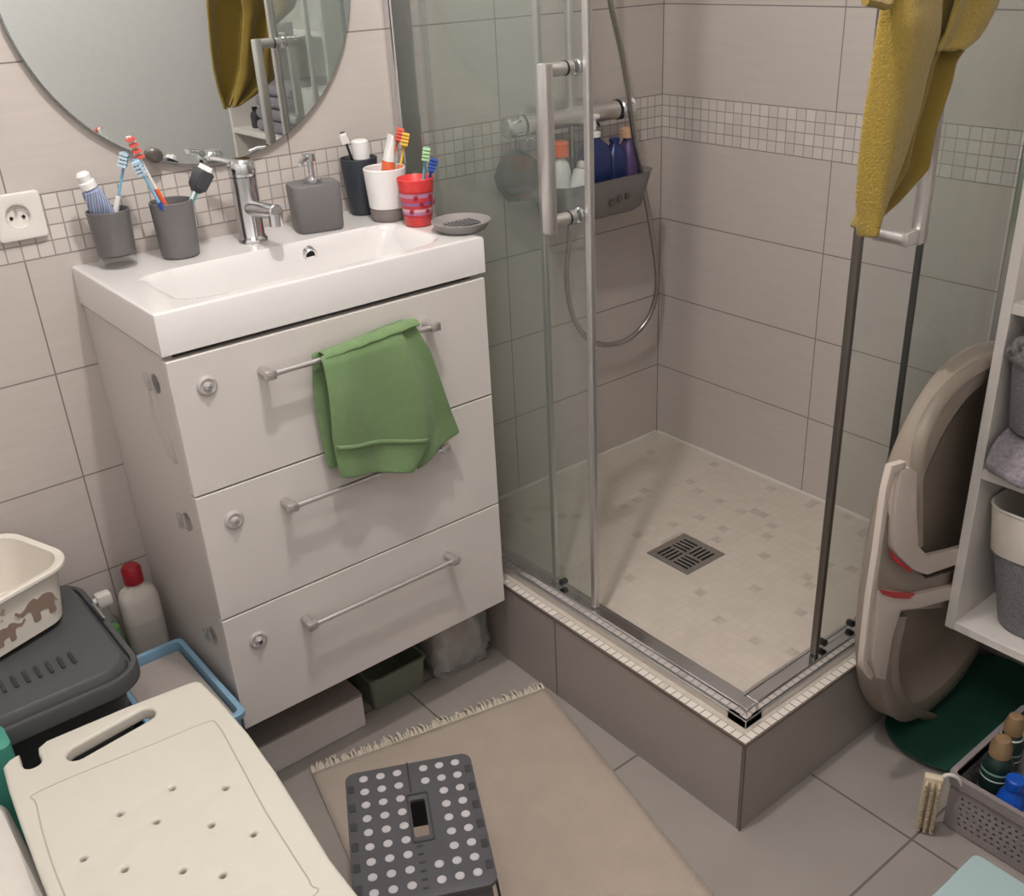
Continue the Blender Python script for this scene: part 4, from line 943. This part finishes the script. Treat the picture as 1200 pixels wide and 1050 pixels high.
# ------------------------------------------------------------------ bath seat board on legs (front left)
BZ = .450
t = thing('bath_stool', 'ivory plastic bath stool with handle slot and drain holes, front left', 'seat', (-.24, -.78, 0))
def up(u, v, z=BZ): p = U(u, v, 'z', z); return (p.x, p.y)
notchL = []
out = [(-.383, -.488), (-.372, -.478), (-.357, -.4745)]
nx_ = -.3475; 
out += [(-.3595, -.492)]+[(nx_-.0125*math.cos(a), -.506-.0125*math.sin(a)) for a in [PI*i/8 for i in range(9)]]+[(-.335, -.492), (-.332, -.480)]
out += [(-.318, -.4725), (-.20, -.478), (-.105, -.4885), (-.095, -.492), (-.089, -.500)]
out += [(-.086, -.56), (-.086, -.66), (-.092, -.76), (-.102, -.86), (-.112, -.95), (-.115, -1.06), (-.118, -1.09), (-.135, -1.105)]
out += [(-.38, -1.105), (-.405, -1.09), (-.410, -1.06), (-.409, -.95), (-.405, -.82), (-.401, -.72), (-.395, -.62), (-.389, -.54)]
P = []
slot = []
sa, sb2 = Vector((-.291, -.531)), Vector((-.187, -.517)); dd = (sb2-sa).normalized(); nn = Vector((-dd.y, dd.x))
for i in range(9): a = -PI/2+PI*i/8; q = sb2+(dd*math.cos(a)+nn*math.sin(a))*.0155; slot.append((q.x, q.y))
for i in range(9): a = PI/2+PI*i/8; q = sa+(dd*math.cos(a)+nn*math.sin(a))*.0155; slot.append((q.x, q.y))
hs = [(-.215, -.694), (-.159, -.744), (-.287, -.692), (-.255, -.739), (-.202, -.795), (-.167, -.847), (-.350, -.737), (-.316, -.790), (-.261, -.842), (-.226, -.883), (-.300, -.90), (-.345, -.85), (-.27, -.95)]
loops = [out, slot]+[circ(x, y, .0038, 14) for x, y in hs]
b = plate(loops, .022, .005, Matrix.Translation((0, 0, BZ-.011)), res=4)
obj('seat_board', b, 'board', t, 35)
b = nb()
gr = [up(40, 930), up(52, 990), up(62, 1035)]
gl = [(-.355, -.575), (-.20, -.590), (-.125, -.598), (-.113, -.615), (-.122, -.70), (-.137, -.82), (-.146, -.93), (-.150, -.97), (-.165, -.99), (-.35, -1.0), (-.385, -.98), (-.388, -.85), (-.383, -.72), (-.368, -.60)]
tube(b, [(x, y, BZ-.0006) for x, y in gl], .0014, 8, True, sm=5); obj('edge_groove', b, 'groove', t, True)
for sx_, sy_ in ((-1, 1), (1, 1), (-1, -1), (1, -1)):
    cx_, cy_ = -.25+sx_*.115, -.80+sy_*.22
    b = nb(); cyl(b, (cx_, cy_, BZ-.022), (cx_+sx_*.012, cy_+sy_*.02, .012), .0135, seg=20); lg = obj('leg', b, 'wplastic', t, True)
    b = nb(); cyl(b, (cx_+sx_*.012, cy_+sy_*.02, 0.0005), (cx_+sx_*.012, cy_+sy_*.02, .022), .020, .016, 20, .002); obj('rubber_foot', b, 'grey', lg, True)

# ------------------------------------------------------------------ bin, basin, blue box, bottles, teal box
bxc, byc = -.352, -.205
t = thing('storage_bin', 'dark anthracite lidded bin standing left of the vanity', 'bin', (bxc, byc, 0))
X = Matrix.Translation((bxc, byc, 0))
b = nb(); loft(b, [(.34, .28, .05, .001), (.36, .30, .05, .01), (.375, .325, .05, .36), (.39, .34, .055, .400), (.40, .35, .055, .402), (.40, .35, .055, .418), (.38, .33, .05, .420)], X); obj('bin_body', b, 'anth2', t, 40)
b = nb(); loft(b, [(.425, .365, .06, .404), (.432, .372, .062, .408), (.432, .372, .062, .432), (.428, .368, .06, .436), (.412, .352, .052, .436), (.408, .348, .050, .428), (.402, .342, .048, .428), (.394, .334, .045, .446), (.386, .326, .042, .450), (.05, .05, .01, .452)], X, 8)
obj('bin_lid', b, 'anth', t, 35)
b = nb()
for k in range(9): box(b, bxc-.02+k*.018, bxc-.014+k*.018, byc-.110, byc-.075, .4515, .4545, .001)
obj('lid_ribs', b, 'anth2', t)
b = nb(); box(b, bxc+.2065, bxc+.2125, byc+.0, byc+.06, .428, .446, .002); obj('lid_catch', b, 'chrome', t)

# cream basin with elephants
th_ = math.radians(20); K2 = Vector((-.153, -.190)); du = Vector((-math.cos(th_), -math.sin(th_))); dv = Vector((math.sin(th_)*-1, math.cos(th_)))
wq, dq = .30, .192
cc2 = K2+du*wq/2+dv*(dq+.012)/2
t = thing('wash_basin', 'cream plastic basin printed with small brown elephants on top of the dark bin', 'basin', (cc2.x, cc2.y, .457))
X = Matrix.Translation((cc2.x, cc2.y, 0)) @ Matrix.Rotation(th_, 4, 'Z') @ Matrix.Diagonal((1, 1.09, 1, 1))
b = nb(); z0 = .458
secs = [(.232, .138, .04, z0), (.250, .156, .045, z0+.006), (.276, .172, .05, z0+.100), (.290, .186, .052, z0+.103), (.298, .194, .054, z0+.107), (.298, .194, .054, z0+.112), (.293, .189, .053, z0+.115), (.274, .170, .048, z0+.112), (.246, .150, .042, z0+.012), (.22, .14, .035, z0+.006)]
loft(b, secs, X, 8); obj('basin_body', b, 'basin', t, 40)
# printed elephants on the front wall: rounded outline plates lying on the sloping wall
def elephant(sc, ox, oz, flip=1, mm='dog'):
    loop = []
    pts = [(-12, 4), (-15, 12), (-20, 12), (-26, 10), (-32, 14), (-36, 20), (-33, 22), (-28, 17), (-22, 19), (-18, 22), (-12, 27), (-4, 28), (0, 24), (8, 27), (17, 26), (24, 20), (26, 12), (29, 6), (27, 5), (24, 9), (23, 0), (24, -9), (14, -9), (13, 0), (6, 3), (0, 2), (-1, -9), (-11, -9)]
    P3 = cat_rom([Vector((x*flip, y, 0)) for x, y in pts], 3, True)
    return [(p.x*sc+ox, p.y*sc+oz) for p in P3]
slope = math.atan2((.172-.156)/2, .094)
FX = X @ Matrix.Translation((0, -.078, z0+.006)) @ Matrix.Rotation(slope, 4, 'X') @ Matrix.Translation((0, -.0004, 0)) @ Matrix.Rotation(PI/2, 4, 'X')
b = nb()
for sc, ox, oz, fl_ in ((.00120, .066, .036, 1), (.0009, .006, .024, -1), (.0011, -.045, .046, 1), (.0008, -.095, .036, -1)): plate([elephant(sc, ox, oz, fl_)], .001, 0, FX, b)
obj('printed_elephants', b, 'dog', t)
b = nb()
for k in range(26):
    plate([circ(random.uniform(-.10, .03), random.uniform(.050, .086), random.uniform(.0015, .0035), 8)], .0008, 0, FX, b)
obj('printed_flowers', b, 'dog2', t)

t = thing('open_box', 'light blue plastic box with grey-beige contents between bin and vanity', 'box', (-.083, -.29, 0))
X = Matrix.Translation((-.080, -.290, 0))
b = nb(); loft(b, [(.12, .26, .012, .001), (.125, .265, .012, .01), (.130, .275, .012, .285), (.142, .288, .014, .287), (.146, .292, .014, .291), (.146, .292, .014, .300), (.142, .288, .013, .302), (.126, .270, .010, .301), (.122, .266, .009, .270)], X); obj('box_body', b, 'bluebox', t, 35)
b = nb(); box(b, -.139, -.021, -.42, -.160, .2725, .287, .004); obj('box_contents', b, 'boxtop', t)

b = nb(); box(b, -.13, -.006, -.125, -.012, .001, .148, .006)
tag(obj('crate', b, 'crate', None, 40), 'dark grey crate behind the light blue box carrying two cleaning bottles', 'crate')
t = bottle('detergent_bottle', 'white cleaning bottle with dark red cap beside the vanity', 'bottle', (-.047, -.070, .149), .074, .05, .262, 'bottlew', 'redcap', .036, .0185, neck=.44, sh=(.86, .93))
b = nb(); X = Matrix.Translation((-.047, -.070, 0)); loft(b, [(.0748, .0508, .0212, .285), (.0748, .0508, .0212, .330)], X, 6, False, False); obj('bottle_label', b, 'lab', t, 50)
t = thing('spray_bottle', 'clear spray bottle with green liquid behind the dark bin', 'spray bottle', (-.110, -.062, .149))
b = nb(); X = Matrix.Translation((-.110, -.062, .149)); loft(b, [(.046, .04, .018, 0), (.048, .042, .018, .15), (.040, .034, .016, .19), (.018, .018, .0085, .215), (.018, .018, .0085, .232)], X); obj('bottle_body', b, 'clear', t, 50)
b = nb(); loft(b, [(.040, .034, .015, .004), (.042, .036, .016, .15), (.035, .030, .014, .180)], X); obj('liquid', b, 'botgreen', t, 50)
b = nb(); box(b, -.121, -.092, -.074, -.050, .3815, .408, .005); cyl(b, (-.118, -.064, .398), (-.139, -.072, .398), .006); tube(b, [(-.112, -.066, .385), (-.128, -.072, .372), (-.132, -.074, .355)], .003, 8, sm=3); obj('spray_trigger', b, 'wplastic', t, 40)

b = nb(); loft(b, [(.17, .05, .01, .001), (.18, .056, .012, .01), (.185, .060, .012, .455), (.175, .05, .01, .458)], Matrix.Translation((-.452, -.425, 0)))
tag(obj('plastic_box', b, 'tealbox', None, 40), 'upright teal plastic box between the bin and the shower seat, at the photo edge', 'box')

t = thing('laundry_bin', 'white rounded plastic bin left of the bath stool, barely inside the photo', 'bin', (-.60, -.83, 0))
b = nb(); loft(b, [(.26, .56, .08, .001), (.27, .58, .09, .01), (.31, .64, .05, .375), (.318, .648, .05, .378)], Matrix.Translation((-.560, -.80, 0)), 10); obj('bin_body', b, 'wplastic', t, 40)
b = nb(); loft(b, [(.32, .65, .05, .3785), (.328, .658, .05, .382), (.328, .658, .05, .396), (.31, .64, .045, .408), (.22, .55, .03, .414)], Matrix.Translation((-.560, -.80, 0)), 10); obj('bin_lid', b, 'wplastic', t, 40)
# ------------------------------------------------------------------ under the vanity
t = thing('cardboard_box', 'flat white cardboard box lying under the vanity', 'box', (.17, -.2, 0))
b = nb(); box(b, .035, .283, -.290, -.09, .001, .080, .002); obj('box_body', b, 'cardw', t)
b = nb(); box(b, .034, .284, -.291, -.089, .0805, .0865, .002); obj('box_lid', b, 'cardtop', t)
b = nb(); loft(b, [(.130, .15, .01, .001), (.14, .16, .012, .076), (.146, .166, .013, .078), (.146, .166, .013, .082), (.134, .154, .010, .082), (.124, .144, .008, .006)], Matrix.Translation((.388, -.189, 0)))
tag(obj('open_box', b, 'greybox', None, 40), 'small grey-green open plastic box under the middle of the vanity', 'box')
t = thing('plastic_bag', 'crumpled cloudy plastic bag under the right end of the vanity', 'bag', (.555, -.2, 0))
b = nb(); loft(b, [(.145, .19, .02, .001), (.155, .21, .03, .03), (.152, .20, .03, .13), (.13, .17, .03, .185)], Matrix.Translation((.556, -.185, 0)), 8)
bmesh.ops.subdivide_edges(b, edges=b.edges, cuts=3, use_grid_fill=True)
for v in b.verts:
    if v.co.z > .004: v.co += Vector((math.sin(v.co.z*120+v.co.y*60), math.sin(v.co.x*140+v.co.z*90), 0))*.005
obj('bag_skin', b, 'bag', t, 60)
b = nb(); loft(b, [(.12, .16, .02, .002), (.13, .18, .03, .04), (.12, .165, .03, .15)], Matrix.Translation((.556, -.182, 0)), 6)
bmesh.ops.subdivide_edges(b, edges=b.edges, cuts=2, use_grid_fill=True)
for v in b.verts: v.co += Vector((math.sin(v.co.z*90), math.sin(v.co.x*80), 0))*.004
obj('bag_contents', b, 'bagin', t, 60)

# ------------------------------------------------------------------ colour management
vs = scene.view_settings; vs.view_transform = 'Standard'; vs.look = 'None'; vs.exposure = .22; vs.gamma = 1; vs.use_curve_mapping = False
scene.cycles.max_bounces = 12; scene.cycles.transparent_max_bounces = 24; scene.cycles.glossy_bounces = 6
